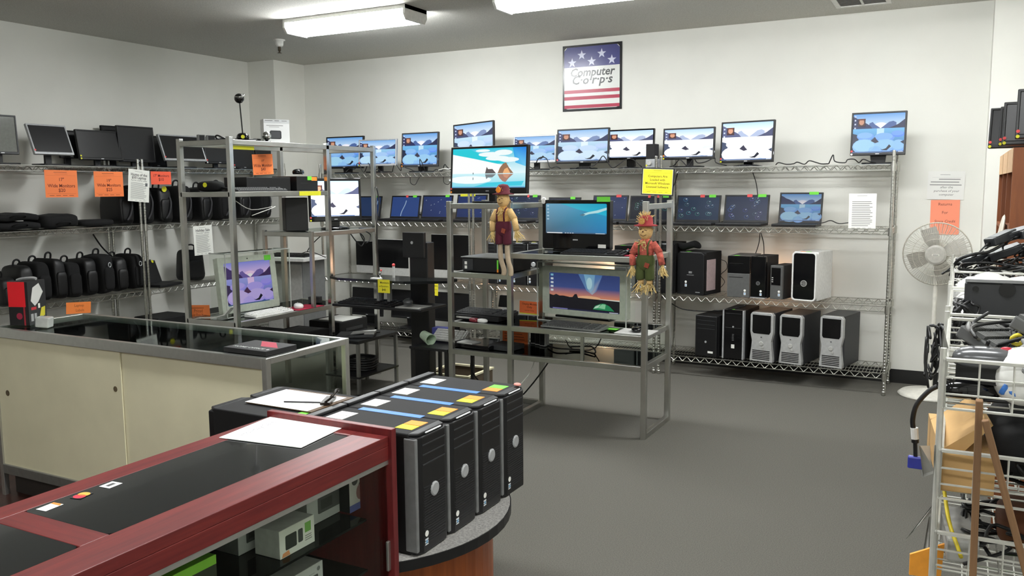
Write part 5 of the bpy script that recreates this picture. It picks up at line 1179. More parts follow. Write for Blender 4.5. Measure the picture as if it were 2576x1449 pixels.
# ================================================================ glass showcase with cream sliding doors
CX0, CX1, CY0, CY1, CZ = -4.55, -2.587, 2.667, 3.226, .93
CB = .13
case = thing('display_case', 'long aluminium display case with glass top and cream sliding doors', 'display case', (0, 0, 0))
A = .028
m = MB()
for x in (CX0, CX1-A):
    for y in (CY0, CY1-A): MB().box(x, y, .0, x+A, y+A, CZ).build('post', ALU, case, bevel=.002)
MB().box(CX0+A, CY0, CZ-.05, CX1-A, CY0+A, CZ).box(CX0+A, CY1-A, CZ-.028, CX1-A, CY1, CZ).box(CX0, CY0+A, CZ-.028, CX0+A, CY1-A, CZ).box(CX1-A, CY0+A, CZ-.028, CX1, CY1-A, CZ).build('top_rail', ALU, case, bevel=.002)
MB().box(CX0+A, CY0, CB, CX1-A, CY0+A, CB+.05).box(CX0+A, CY1-A, CB, CX1-A, CY1, CB+.03).box(CX1-A, CY0+A, CB, CX1, CY1-A, CB+.03).build('bottom_rail', STEEL, case, bevel=.002)
MB().box(CX0+A, CY0+A, CZ-.008, CX1-A, CY1-A, CZ-.002).build('top_pane', GLASS, case)
MB().box(CX1-.012, CY0+A, CB+.03, CX1-.006, CY1-A, CZ-.028).build('end_pane', GLASS, case)
MB().box(CX0+A, CY1-.012, CB+.03, CX1-A, CY1-.006, CZ-.028).build('front_pane', GLASS, case)
DECK = mat('case_deck_grey', (88, 88, 82), .6)
MB().box(CX0+A, CY0+A, CB, CX1-A, CY1-A, CB+.02).build('deck', DECK, case)
MB().box(CX0+A, CY0+.14, .55, CX1-.03, CY1-.03, .556).build('inner_shelf', GLASS, case)
MB().box(CX0+.03, CY0+.06, 0, CX1-.03, CY1-.06, CB).build('plinth', mat('plinth_dark', (46, 40, 36), .6), case)
xs = ay(297, 980, CY0).x
for x0, x1, y, nm in ((CX0+A, xs+.01, CY0+.012, 'l'), (xs-.03, CX1-A, CY0+.022, 'r')):
    d = MB().box(x0, y, CB+.05, x1, y+.006, CZ-.05).build('sliding_door', CREAM, case)
    hx = xs-.02 if nm == 'l' else CX1-.2
    MB().lathe([(.014, 0), (.014, .001), (.006, .001), (.006, .0015), (0, .0015)], n=14, R=RXn).build('finger_hole', mat('rusty_hole', (96, 84, 60), .7), d, loc=(ay(285, 980, CY0).x if nm == 'l' else CX1-.12, y, ay(285, 980, CY0).z))
p = ay(14, 990, CY0)
MB().lathe([(.016, 0), (.016, .001), (0, .001)], n=14, R=RXn).build('finger_hole', mat('rusty_hole', (96, 84, 60), .7), case, loc=(p.x, CY0+.0115, p.z))
# on the glass top
def up_quad(q, z): return [az(*p, z) for p in q]
def flat(name, label, cat, q, z, sheet, group=None):
    """sheet lying face up on height z; q = TL, TR, BR, BL of the page"""
    P = up_quad(q, z); ux = ((P[1]-P[0])+(P[2]-P[3]))/2; uz = ((P[0]-P[3])+(P[1]-P[2]))/2
    w_, h_ = ux.length, uz.length; X = ux.normalized(); N = Vector((0, 0, 1)); Z = N.cross(X); Yv = -N
    c = (P[0]+P[1]+P[2]+P[3])/4-X*(w_/2)-Z*(h_/2)
    o = link(name, sheet(w_, h_).mesh(name, PRINT)); o.matrix_world = Matrix(((X.x, Yv.x, Z.x, c.x), (X.y, Yv.y, Z.y, c.y), (X.z, Yv.z, Z.z, c.z), (0, 0, 0, 1)))
    return tag(o, label, cat, group) if label else o
P = up_quad(((570, 886), (636, 867), (740, 879), (676, 899)), CZ)
c = sum(P, Vector())/4; dx = ((P[3]-P[0])+(P[2]-P[1]))/2; dy = ((P[1]-P[0])+(P[2]-P[3]))/2
ang = math.atan2(dx.y, dx.x)
t = thing('software_box', 'flat black box with a red stripe and pale lettering on the glass case top', 'box', (c.x, c.y, CZ+.001), ang)
bw, bd = dx.length, dy.length
MB().box(-bw/2, -bd/2, 0, bw/2, bd/2, .022).build('carton', BLKM, t, bevel=.002)
s = Sheet(bw, bd, (30, 30, 32), back=0); s.poly([(.2*bw, .95*bd), (.55*bw, .95*bd), (.95*bw, .45*bd), (.55*bw, .45*bd)], (170, 36, 64), 1).text('HOME OFFICE', .45*bw, .16*bd, .115*bw, (200, 205, 200), 2, bold=.01).disc(.9*bw, .2*bd, .03*bw, .03*bw, (210, 200, 205), 2)
s.v = [(v[0], v[1], v[2]) for v in s.v]
o = s.build('printed_lid', t); o.location = (-bw/2, -bd/2, .0224); o.rotation_euler = (-PI/2, 0, 0)
# the sheet faces local -y; turned about x it faces up
o.rotation_euler = (-PI/2, 0, 0); o.scale = (1, 1, 1)
p = az(45, 818, CZ)
t = thing('speaker_box', 'tall black and red product box on the left end of the glass case', 'box', (p.x, p.y+.06, CZ+.001), .35)
MB().box(-.055, -.07, 0, .06, .07, .235).build('carton', BLKM, t, bevel=.002)
s = Sheet(.115, .235, (22, 20, 22), back=0); s.rect(0, .10, .10, .235, (226, 24, 36), 1).rect(.085, 0, .095, .10, (150, 30, 44), 1).disc(.06, .05, .018, .018, (150, 30, 60), 1); s.build('printed_front', t, loc=(-.055, -.0705, 0))
s = Sheet(.14, .235, (20, 20, 22), back=0); s.poly([(.02, .13), (.04, .2), (.09, .22), (.12, .17), (.08, .12), (.05, .10)], (196, 196, 192), 1).rect(.02, .08, .06, .095, (170, 30, 40), 1).rect(.075, .085, .09, .11, (225, 225, 215), 2).poly([(.08, .03), (.1, .085), (.13, .09), (.125, .04)], (190, 180, 40), 1).rect(.015, .02, .035, .06, (150, 150, 150), 1).rect(.042, .03, .06, .06, (150, 150, 150), 1)
o = s.build('printed_side', t, loc=(.0605, -.07, 0)); o.rotation_euler = (0, 0, PI/2)
MB().tube([(-.05, 0, .236), (-.02, 0, .245), (.04, 0, .25), (.065, 0, .245)], .008, 6).build('plastic_hanger', SIL, t)
p = az(98, 826, CZ)
tag(MB().box(-.035, -.03, 0, .035, .03, .055).build('clear_pack', mat('crumpled_clear_plastic', (170, 172, 168), .15), loc=(p.x, p.y+.03, CZ+.003), rot=(0, .1, .5), bevel=.006), 'small clear plastic pack beside the black and red box', 'box')
# things inside the case
SILB = mat('silver_antistatic_bag', (170, 172, 174), .2, .6, bump=.8, bscale=30)
GS = 'silvery bags inside the glass display case'
for k, (x, y, a) in enumerate(((-2.72, 2.80, .3), (-2.80, 2.95, 1.2), (-2.70, 3.05, 2.2), (-2.90, 2.84, .8))):
    tag(MB().sup((0, 0, .02), (.09, .06, .022), .7, .6, 18, 8, fn=lambda q: q+Vector((0, 0, .014*math.sin(q.x*50+k)*math.cos(q.y*40)))).build('silver_bag', SILB, smooth=True, loc=(x, y, CB+.036+.045*(k % 2)), rot=(0, 0, a)), 'crumpled silvery bag inside the end of the glass case', 'bag', GS)
tag(MB().box(-.16, -.1, 0, .16, .1, .09).build('dark_box', mat('dusty_brown_box', (84, 80, 66), .8), loc=(-2.80, 3.0, .558), rot=(0, 0, .1)), 'dull brown box on the inner shelf of the glass case', 'box')
tag(MB().box(-.2, -.11, 0, .2, .11, .14).build('dark_box', BLKM, loc=(-3.3, 2.98, CB+.021)), 'black box on the floor of the glass case', 'box')
tag(MB().tube([(-2.62, 2.76, .575), (-2.70, 2.86, .60), (-2.74, 2.98, .57), (-2.66, 3.06, .60), (-2.64, 3.14, .57)], .004, 5).build('power_cable', CABLE, smooth=True), 'thin black cord on the inner shelf of the glass case', 'cable')

# ================================================================ dark red counter case
RW = mat('mahogany_laminate', (112, 34, 34), .28, var=.22, scale=14)
def woodgrain(name, dark, lite, scale=(2, 30, 30), rough=.3):
    if name in MATS: return MATS[name]
    m_ = bpy.data.materials.new(name); m_.use_nodes = True; nt = m_.node_tree; b = nt.nodes['Principled BSDF']
    tc = nt.nodes.new('ShaderNodeTexCoord'); mp = nt.nodes.new('ShaderNodeMapping'); mp.inputs['Scale'].default_value = scale
    nz = nt.nodes.new('ShaderNodeTexNoise'); nz.inputs['Scale'].default_value = 2.2; nz.inputs['Detail'].default_value = 6; nz.inputs['Roughness'].default_value = .65
    rp = nt.nodes.new('ShaderNodeValToRGB'); rp.color_ramp.elements[0].position = .32; rp.color_ramp.elements[1].position = .70
    rp.color_ramp.elements[0].color = lin(hexc(*dark)) + (1,); rp.color_ramp.elements[1].color = lin(hexc(*lite)) + (1,)
    nt.links.new(tc.outputs['Object'], mp.inputs[0]); nt.links.new(mp.outputs[0], nz.inputs['Vector']); nt.links.new(nz.outputs['Fac'], rp.inputs[0]); nt.links.new(rp.outputs[0], b.inputs['Base Color'])
    b.inputs['Roughness'].default_value = rough; MATS[name] = m_; return m_
WY = woodgrain('mahogany_grain_long', (88, 22, 24), (116, 38, 34), (26, 1.6, 26), .42)
WX = woodgrain('mahogany_grain_cross', (88, 22, 24), (116, 38, 34), (1.6, 26, 26), .42)
WZ = woodgrain('mahogany_grain_upright', (92, 22, 26), (114, 34, 34), (26, 26, 1.6), .42)
KX0, KX1, KY0, KY1, KZ = -1.995, -1.505, -.25, 2.05, .90
ctr = thing('counter_case', 'dark red wooden counter case with black glass insets and glass front', 'counter', (0, 0, 0))
gx0, gx1 = -1.92, -1.617
MB().box(KX0, KY0, KZ-.03, gx0, KY1, KZ).box(gx1, KY0, KZ-.03, KX1, KY1, KZ).build('top_rail', WY, ctr, bevel=.002)
for y0, y1 in ((2.005, KY1), (1.10, 1.172), (.20, .27), (KY0, KY0+.06)): MB().box(gx0, y0, KZ-.03, gx1, y1, KZ).build('top_rail', WX, ctr, bevel=.002)
for y0, y1 in ((1.172, 2.005), (.27, 1.10), (KY0+.06, .20)):
    MB().prism([(q[0], q[1]) for q in rrect(gx0, y0, gx1, y1, .015)], KZ-.006, KZ-.0005, 'z').build('top_pane', mat('black_tinted_glass', (30, 31, 32), .10, coat=.3), ctr)
MB().box(KX1-.022, KY0, KZ-.074, KX1, KY1, KZ-.03).build('fascia', WY, ctr, bevel=.002)
MB().box(KX1-.018, KY0, KZ-.088, KX1-.002, KY1, KZ-.074).build('door_track', ALU, ctr)
MB().box(KX0, KY1, 0, KX1+.012, KY1+.024, KZ+.022).build('end_panel', WZ, ctr, bevel=.002)
MB().box(KX0, KY0-.024, 0, KX1+.012, KY0, KZ).build('end_panel', WZ, ctr, bevel=.002)
MB().box(KX0, KY0, .08, KX0+.018, KY1, KZ-.03).build('back_panel', WZ, ctr)
MB().box(KX0+.018, KY0, .08, KX1, KY1, .10).build('deck', WY, ctr)
MB().box(KX0+.05, KY0, 0, KX1-.04, KY1, .08).build('plinth', mat('plinth_dark', (46, 40, 36), .6), ctr)
MB().box(KX1-.02, KY0, .10, KX1-.004, KY1, .12).build('door_track', ALU, ctr)
ZSH = ax(795, 1370, -1.56).z; ZSL = ax(770, 1440, -1.60).z-.07
MB().box(KX0+.02, KY0, ZSH-.008, KX1-.045, KY1-.06, ZSH-.001).build('inner_shelf', SMOKE, ctr)
MB().box(KX0+.02, KY0, ZSL-.008, KX1-.045, KY1-.06, ZSL-.001).build('inner_shelf', SMOKE, ctr)
MB().box(KX1-.016, 1.0, .12, KX1-.011, KY1, KZ-.088).build('sliding_pane', GLASS, ctr); MB().box(KX1-.009, KY0, .12, KX1-.004, 1.05, KZ-.088).build('sliding_pane', GLASS, ctr)
a = ax(984, 1400, KX1)
MB().box(KX1-.011, a.y-.012, a.z-.045, KX1-.002, a.y+.012, a.z+.05).build('door_pull', ALU, ctr, bevel=.002)
# paper, card stickers on the counter top
flat('notice_sheet', 'holiday sale sheet in a clear sleeve lying on the dark red counter', 'sign', ((552, 1098), (690, 1046), (872, 1068), (757, 1128)), KZ+.0032,
     lambda w, h: Sheet(w, h, (246, 247, 244), back=.002).text('Holiday Sale', .47*w, .80*h, .13*w, (168, 168, 170), 1, bold=.01).lines(.18*w, .8*w, .68*h, .76*h, 2, (208, 208, 208), 1, .3).lines(.12*w, .86*w, .1*h, .62*h, 12, (236, 237, 236), 1, .3))
flat('card_sticker', 'white card sticker with an orange corner on the black counter glass', 'sticker', ((93, 1280), (140, 1262), (155, 1270), (112, 1287)), KZ+.0008,
     lambda w, h: Sheet(w, h, (232, 234, 230), back=.0005).poly([(.78*w, 0), (w, .2*h), (w, h), (.82*w, h)], (232, 140, 60), 1))
flat('card_sticker', 'sticker with overlapping red and orange discs on the black counter glass', 'sticker', ((183, 1250), (217, 1234), (228, 1242), (194, 1258)), KZ+.0008,
     lambda w, h: Sheet(w, h, (32, 32, 33), back=.0004).disc(.33*w, .5*h, .30*w, .5*h, (226, 50, 70), 1).disc(.67*w, .5*h, .30*w, .5*h, (246, 176, 70), 1).disc(.5*w, .5*h, .10*w, .36*h, (240, 110, 60), 2))
flat('card_sticker', 'white card sticker with dark lettering on the black counter glass', 'sticker', ((252, 1222), (286, 1210), (305, 1216), (272, 1230)), KZ+.0008,
     lambda w, h: Sheet(w, h, (232, 234, 232), back=.0005).rect(.2*w, .3*h, .8*w, .7*h, (150, 152, 152), 1).lines(.22*w, .78*w, .34*h, .66*h, 1, (60, 60, 60), 2, .7, .1))
# boxes on the inner shelf
def pack(label, c, rz, w, d, h, side, front):
    t = thing('product_box', label, 'box', c, rz)
    MB().box(-w/2, 0, 0, w/2, d, h).build('carton', side, t, bevel=.002)
    s = front(w, h); s.build('printed_front', t, loc=(-w/2, -.0006, 0)); return t
def front_white(w, h):
    s = Sheet(w, h, (226, 226, 218), back=0)
    s.poly(rrect(.16*w, .22*h, .48*w, .74*h, .03*w), (52, 56, 52), 1).poly(rrect(.52*w, .26*h, .66*w, .74*h, .03*w), (66, 70, 68), 1).rect(.72*w, .5*h, .9*w, .86*h, (126, 180, 90), 1).lines(.72*w, .93*w, .18*h, .42*h, 3, (130, 130, 126), 1, .4, .1)
    return s.poly([(.05*w, .02*h), (.28*w, .02*h), (.25*w, .2*h), (.08*w, .16*h)], (222, 150, 100), 1)
def front_grey(w, h):
    s = Sheet(w, h, (196, 198, 196), back=0); s.poly(rrect(.25*w, .2*h, .85*w, .6*h, .03*w), (84, 86, 84), 1).rect(.32*w, .28*h, .6*w, .52*h, (60, 60, 58), 2)
    return s.rect(.1*w, .68*h, .75*w, .70*h, (150, 150, 148), 1).disc(.87*w, .78*h, .05*w, .05*w, (120, 122, 120), 1)
def front_pic(w, h):
    s = Sheet(w, h, (206, 204, 200), back=0); s.rect(0, 0, w, .17*h, (96, 104, 168), 1).disc(.22*w, .74*h, .12*w, .12*w, (70, 70, 70), 1).disc(.6*w, .48*h, .27*w, .27*w, (50, 50, 52), 1).disc(.42*w, .42*h, .16*w, .2*w, (150, 110, 108), 2).rect(.72*w, .88*h, .95*w, .98*h, (196, 50, 80), 1)
    return s.lines(.85*w, .96*w, .45*h, .75*h, 3, (80, 80, 80), 1, .5, .1)
a = ax(708, 1412, -1.575); b = ax(795, 1370, -1.575)
pack('white product box with two dark windows printed, on the counter shelf', (-1.58, (a.y+b.y)/2, ZSH), PI/2, b.y-a.y, .09, ax(708, 1340, -1.575).z-ax(708, 1412, -1.575).z, WHT, front_white)
a = ax(795, 1335, -1.66); b = ax(847, 1306, -1.66); ZB2 = ZSH
pack('pale grey product box behind the white one on the counter shelf', (-1.66, (a.y+b.y)/2+.01, ZSH), PI/2, .19, .1, .125, LGR, front_grey)
a = ax(878, 1300, -1.62); b = ax(930, 1280, -1.62)
pack('dark product box with a pictured round device, rightmost on the counter shelf', (-1.62, (a.y+b.y)/2+.015, ZSH), PI/2, .125, .11, .13, BLKM, front_pic)
pack('grey product box at the left behind the white one, counter shelf', (-1.70, ax(640, 1370, -1.70).y, ZSH), PI/2, .12, .1, .12, GRY, front_grey)
pack('small orange and yellow packet behind the white product box', (-1.76, ax(735, 1300, -1.76).y, ZSH), PI/2, .10, .05, .15, LGR, lambda w, h: Sheet(w, h, (150, 148, 140), back=0).rect(.0, .5*h, w, h, (226, 106, 76), 1).poly([(.7*w, .5*h), (w, .5*h), (w, h), (.8*w, h)], (206, 196, 60), 2))
pack('bright green packet at the left of the lower counter shelf', (-1.62, ax(480, 1445, -1.62).y, ZSL), PI/2, .16, .12, ax(480, 1425, -1.62).z-ZSL, mat('bright_green_pack', (130, 200, 60), .4), lambda w, h: Sheet(w, h, (60, 66, 50), back=0).rect(0, .9*h, w, h, (150, 220, 70), 1))
pack('small pale box on the lower glass shelf of the counter', (-1.60, ax(770, 1440, -1.60).y, ZSL), PI/2, .14, .1, ax(770, 1432, -1.60).z-ZSL, LGR, front_grey)

# ================================================================ half-round side table with towers
TC, TR_, TZ = (-1.934, 2.46), .56, .48
YCUT = 2.082
def dshape(R, ycut, n=40):
    a0 = math.asin((ycut-TC[1])/R); a1 = PI-a0
    return [(TC[0]+R*math.cos(a0+(a1-a0)*k/n), TC[1]+R*math.sin(a0+(a1-a0)*k/n)) for k in range(n+1)]
tb = thing('side_table', 'half-round table with grey speckled top and orange wood base beside the red counter', 'table', (0, 0, 0))
def speckle():
    m_ = mat('granite_laminate', (150, 148, 144), .3, var=.4, scale=140); return m_
MB().prism(dshape(TR_-.004, YCUT+.002), TZ-.03, TZ, 'z').build('tabletop', speckle(), tb)
MB().ring(dshape(TR_, YCUT), dshape(TR_-.004, YCUT+.002), TZ-.036, TZ-.0015, 'z').build('edge_band', BLK, tb)
MB().prism(dshape(.49, YCUT+.01), 0, TZ-.036, 'z').build('table_base', woodgrain('orange_wood', (128, 60, 20), (170, 88, 34), (12, 12, 1.2), .35), tb)
GO = 'large black towers on the half-round table'
FXT = -1.468
ow = ['nearest the red counter', 'second from the red counter', 'third from the red counter', 'farthest from the red counter']
for k in range(4):
    yc = 2.148+.095+.190*k
    t = tower('large black tower with round silver emblem on the half-round table, %s' % ow[k], (FXT, yc, TZ), PI/2, .184, .45, .40, 'office', GO)
    cs = (('y', 'o'), ('y', 'o'), ('y', 'o'), ('o', 'g'))[k]; cm = {'y': YEL, 'o': ORG, 'g': GRN}
    for i, c in enumerate(cs): MB().box(-.05+.05*i, .05, .4, -.004+.05*i, .115, .4012).build('price_tab', cm[c], t)
    for i in range(2): MB().box(-.05+.045*i, .33, .4, -.008+.045*i, .40, .4012).build('paper_label', PAPER, t)
    MB().box(-.092, .42, .4, .092, .452, .412).build('rear_lip', BLK, t, bevel=.003)
    if k < 3:
        tag(MB().box(-.13, -.016, 0, .13, .016, .0008).build('tape_strip', BLU, loc=(FXT-.235, yc+.095, TZ+.4003)), 'blue tape strip joining tower tops, %s' % ('nearest the red counter', 'middle one of three', 'farthest from the counter')[k], 'tape', 'blue tape strips across the towers')
tag(MB().sup((0, 0, .006), (.016, .012, .007), 1, 1, 12, 8).build('eraser', mat('pale_pink', (226, 150, 140), .6), smooth=True, loc=(FXT-.02, 2.148+.095+.57+.06, TZ+.402)), 'small pale pink lump on the farthest large black tower', 'eraser')
for k in range(2):
    t = tower('black tower turned away on the half-round table, %s' % ('under the clipboard, next to the counter', 'behind the clipboard, farther from counter')[k], (-2.36, 2.215+.19*k, TZ), -PI/2, .18, .40, .395, 'office', 'black towers turned away on the half-round table')
    MB().box(-.05, .36, .395, -.01, .395, .3962).build('price_tab', ORG, t); MB().box(-.008, .36, .395, .03, .395, .3962).build('price_tab', GRN, t)
zc_ = TZ+.3985
o = flat('clipboard', None, None, ((612, 1012), (735, 978), (884, 1000), (790, 1036)), zc_+.003, lambda w, h: Sheet(w, h, (92, 72, 52), back=.003).rect(.0, .06*h, .93*w, 1.02*h, (246, 247, 244), 3).lines(.1*w, .8*w, .2*h, .8*h, 8, (238, 239, 238), 4, .3))
tag(o, 'clipboard with white sheets lying on the black towers behind the counter', 'clipboard'); o.name = 'clipboard'
p = az(838, 1010, zc_+.006)
cl = MB().box(-.035, -.05, 0, .0, .05, .008).tube([(-.02, -.04, .006), (.01, -.045, .03), (.012, 0, .042), (.01, .045, .03), (-.02, .04, .006)], .004, 8).build('clip', mat('dark_clip', (52, 48, 44), .3, .6))
cl.parent = o; cl.matrix_parent_inverse = o.matrix_world.inverted(); cl.matrix_world = Matrix.Translation(p) @ Euler((0, 0, .45)).to_matrix().to_4x4()
tag(MB().rod((0, 0, 0), (-.13, -.05, .0), .003, 8).build('pen', BLK, loc=(p.x-.02, p.y-.04, zc_+.009)), 'thin black pen lying under the clip of the clipboard', 'pen')
# ================================================================ wire basket stands with cables at the right
BW = mat('white_wire', (214, 214, 206), .35, .3)
BX0, BX1 = -.008, .50
YSTAND = (1.80, 2.44, 3.08, 3.72)
def basket(parent, y0, y1, z, h=.095, x0=BX0, x1=BX1):
    """open wire basket, rim at z"""
    m = MB(); n = 9; k = 11
    for zz, r in ((z, .0045), (z-h*.36, .0022), (z-h*.70, .0022), (z-h, .003)):
        i = .0
        m.rod((x0, y0, zz), (x1, y0, zz), r, 5).rod((x0, y1, zz), (x1, y1, zz), r, 5).rod((x0, y0, zz), (x0, y1, zz), r, 5).rod((x1, y0, zz), (x1, y1, zz), r, 5)
    for j in range(n+1):
        x = x0+(x1-x0)*j/n
        for y in (y0, y1): m.rod((x, y, z), (x, y, z-h), .0018, 4)
        m.rod((x, y0, z-h), (x, y1, z-h), .0018, 4)
    for j in range(k+1):
        y = y0+(y1-y0)*j/k
        for x in (x0, x1): m.rod((x, y, z), (x, y, z-h), .0018, 4)
        m.rod((x0, y, z-h), (x1, y, z-h), .0018, 4)
    return m.build('basket', BW, parent)
ZRIM = (1.316, 1.137, .972, .80, .62)
wd4 = ['nearest the camera', 'second from the camera', 'third from the camera', 'farthest from the camera']
stands = []
for k, y0 in enumerate(YSTAND):
    y1 = y0+.56
    st = thing('basket_stand', 'white wire basket stand holding used cables and keyboards, ' + wd4[k], 'basket stand', (0, 0, 0), 0, 'white wire basket stands in a row')
    for x in (BX0-.006, BX1+.006):
        for y in (y0+.012, y1-.012): MB().rod((x, y, 0), (x, y, ZRIM[0]+.02), .006, 8).build('leg', BW, st)
    for z in ZRIM[:5 if k == 0 else 3]: basket(st, y0, y1, z)
    stands.append(st)
BOT = [z-.095+.004 for z in ZRIM]
# ---- nearest stand
y0 = 1.80
CABM = [CABLE, CABG, CABW]
def tangle(label, c, dims, n, seed, m=CABLE, r=.004, L=6):
    rr = random.Random(seed); mb = MB()
    for k in range(n):
        P = []; p = Vector((rr.uniform(-.5, .5)*dims[0], rr.uniform(-.5, .5)*dims[1], rr.uniform(0, 1)*dims[2]))
        for i in range(L):
            P.append(p.copy()); p = Vector((max(-.5, min(.5, (p.x/dims[0]+rr.uniform(-.45, .45))))*dims[0], max(-.5, min(.5, (p.y/dims[1]+rr.uniform(-.45, .45))))*dims[1], max(0, min(1, p.z/dims[2]+rr.uniform(-.5, .5)))*dims[2]))
        mb.tube(P, r, 5, smooth=4)
    o = mb.build('cable_tangle', m, smooth=True, loc=c)
    return tag(o, label, 'cables', kind='stuff')
z1 = BOT[0]
m = mouse('big glossy grey mouse with red wheel lying in the nearest basket', (.062, 1.865, ZRIM[0]-.02), -PI/2-.15, mat('gunmetal_mouse', (98, 99, 101), .22, .3), mat('red_wheel', (200, 40, 60), .35), s=1.12)
MB().box(-.028, -.05, -.03, .028, .05, .004).build('underside', BLK, m)
m = mouse('black glossy mouse under the grey one in the nearest basket', (.036, 1.86, z1+.012), -1.2, BLKG, s=1.05)
t = thing('webcam', 'large white rounded device at the right of the nearest basket', 'device', (.125, 1.86, z1+.004), .2)
MB().sup((0, 0, .055), (.055, .05, .056), .9, .9, 24, 14).build('shell', mat('glossy_white', (238, 238, 234), .2), t, smooth=True)
MB().lathe([(.008, 0), (.006, .004), (0, .005)], n=12, R=RXn).build('button', GRY, t, loc=(-.01, -.046, .075))
for k in range(2): keyboard('grey keyboard slanting in the nearest basket, %s' % ('left one' if k == 0 else 'right one leaning on the black box'), (.115+.075*k, 2.12+.02*k, ZRIM[0]-.03+.025*k), 0, w=.34, d=.13, body=mat('keyboard_grey', (92, 93, 92), .5), keys=mat('key_grey', (104, 105, 104), .5), rot=(.45, .12, PI/2-.35+.15*k))
tangle('black cables tangled in the nearest basket behind the grey mouse', (.16, 2.06, z1+.01), (.24, .42, .12), 26, 5)
tangle('pale grey cables tangled in the nearest basket', (.14, 1.98, z1+.02), (.22, .26, .11), 10, 9, CABG, .0045)
GY = 'yellow cable ties in the nearest basket'
for k, (x, y, z, a) in enumerate(((.116, 1.98, 1.335, .3), (.108, 1.86, 1.325, 1.2), (.142, 1.86, 1.322, .6))):
    tag(MB().tube([(.010*math.cos(2*PI*i/10), .004*math.sin(4*PI*i/10), .010*math.sin(2*PI*i/10)) for i in range(11)], .004, 6, smooth=0).build('cable_tie', mat('yellow_tie', (226, 206, 60), .5), smooth=True, loc=(x, y, z), rot=(0, a, a)), 'yellow tie wound round cables in the nearest basket', 'cable tie', GY)
tag(MB().tube([(.088, 1.83, z1+.03), (.094, 1.82, z1+.045), (.1, 1.83, z1+.05), (.104, 1.82, z1+.035), (.118, 1.825, z1+.03)], .006, 6).build('blue_plug', mat('blue_vinyl', (70, 130, 215), .4), smooth=True), 'bright blue plug hanging beside the white rounded device', 'plug')
# second level: cardboard box, dark bag
z2 = BOT[1]
t = thing('cardboard_box', 'open tan cardboard box in the second basket down, nearest stand', 'box', (.035, 2.0, z2), .1)
CARD = mat('cardboard', (196, 158, 104), .85, var=.05, scale=20)
MB().box(-.06, -.16, 0, .035, .16, .075).build('carton', CARD, t); MB().prism([(-.06, .075), (-.02, .075), (.03, .135), (.02, .14)], -.14, .1, 'y').build('flap', CARD, t)
tag(MB().sup((.16, 2.05, z2+.07), (.09, .18, .06), .6, .6, 20, 12).build('black_bag', CLOTH, smooth=True), 'shiny black bag in the second basket down, nearest stand', 'bag')
tangle('dark cables in the second basket down, nearest stand', (.2, 1.95, z2+.005), (.2, .24, .06), 12, 15)
z3 = BOT[2]
tag(MB().tube([(.0, 1.98, z3+.12), (.012, 1.9, z3+.08), (.03, 1.84, z3+.05), (.036, 1.82, z3+.04)], .004, 6).build('yellow_strip', mat('yellow_tube', (226, 204, 50), .45), smooth=True), 'thin yellow tube slanting over the third basket down', 'tube')
tag(MB().box(-.03, -.1, 0, .03, .1, .05).build('pale_adapter', LGR, loc=(.03, 1.98, z3+.003), rot=(0, 0, .1), bevel=.006), 'pale plastic strip adapter in the third basket down', 'adapter')
tangle('dark cables in the third basket down, nearest stand', (.17, 2.0, z3+.005), (.26, .3, .06), 16, 18)
tag(MB().sup((.19, 2.05, z3+.05), (.09, .1, .045), .6, .6).build('brown_bag', mat('brown_bag', (98, 56, 28), .8), smooth=True), 'brown bundle in the third basket down, nearest stand', 'bag')
z4 = BOT[3]
t = thing('price_card', 'bright green price card lying in the fourth basket down', 'card', (.085, 1.90, z4+.085), .4, rot=(.3, -.1, .5))
Sheet(.075, .05, (150, 236, 60), back=.001).lines(.015, .06, .012, .04, 3, (60, 110, 20), 1, .5).build('printed_face', t, rot=(-PI/2, 0, 0))
tag(MB().sup((.12, 1.96, z4+.035), (.10, .09, .04), .5, .5).build('blue_pouch', mat('dark_blue_pouch', (34, 48, 84), .7), smooth=True), 'dark blue pouch under the green price card', 'pouch')
tag(MB().prism([(-.05, 0), (.06, .02), (.07, .05), (-.03, .035)], -.03, .03, 'y').build('blue_pack', mat('mid_blue_pack', (60, 110, 170), .4), loc=(.16, 1.88, z4+.03), rot=(0, -.2, .3)), 'mid blue packet beside the green price card', 'packet')
tag(MB().sup((.03, 1.92, z4+.05), (.045, .06, .05), .7, .7).build('clear_pack', mat('crumpled_clear_plastic', (170, 172, 168), .15), smooth=True), 'shiny clear plastic pack in the fourth basket down', 'packet')
z5 = BOT[4]
tangle('dark cables in the lowest basket, nearest stand', (.16, 2.0, z5+.005), (.26, .3, .07), 14, 21)
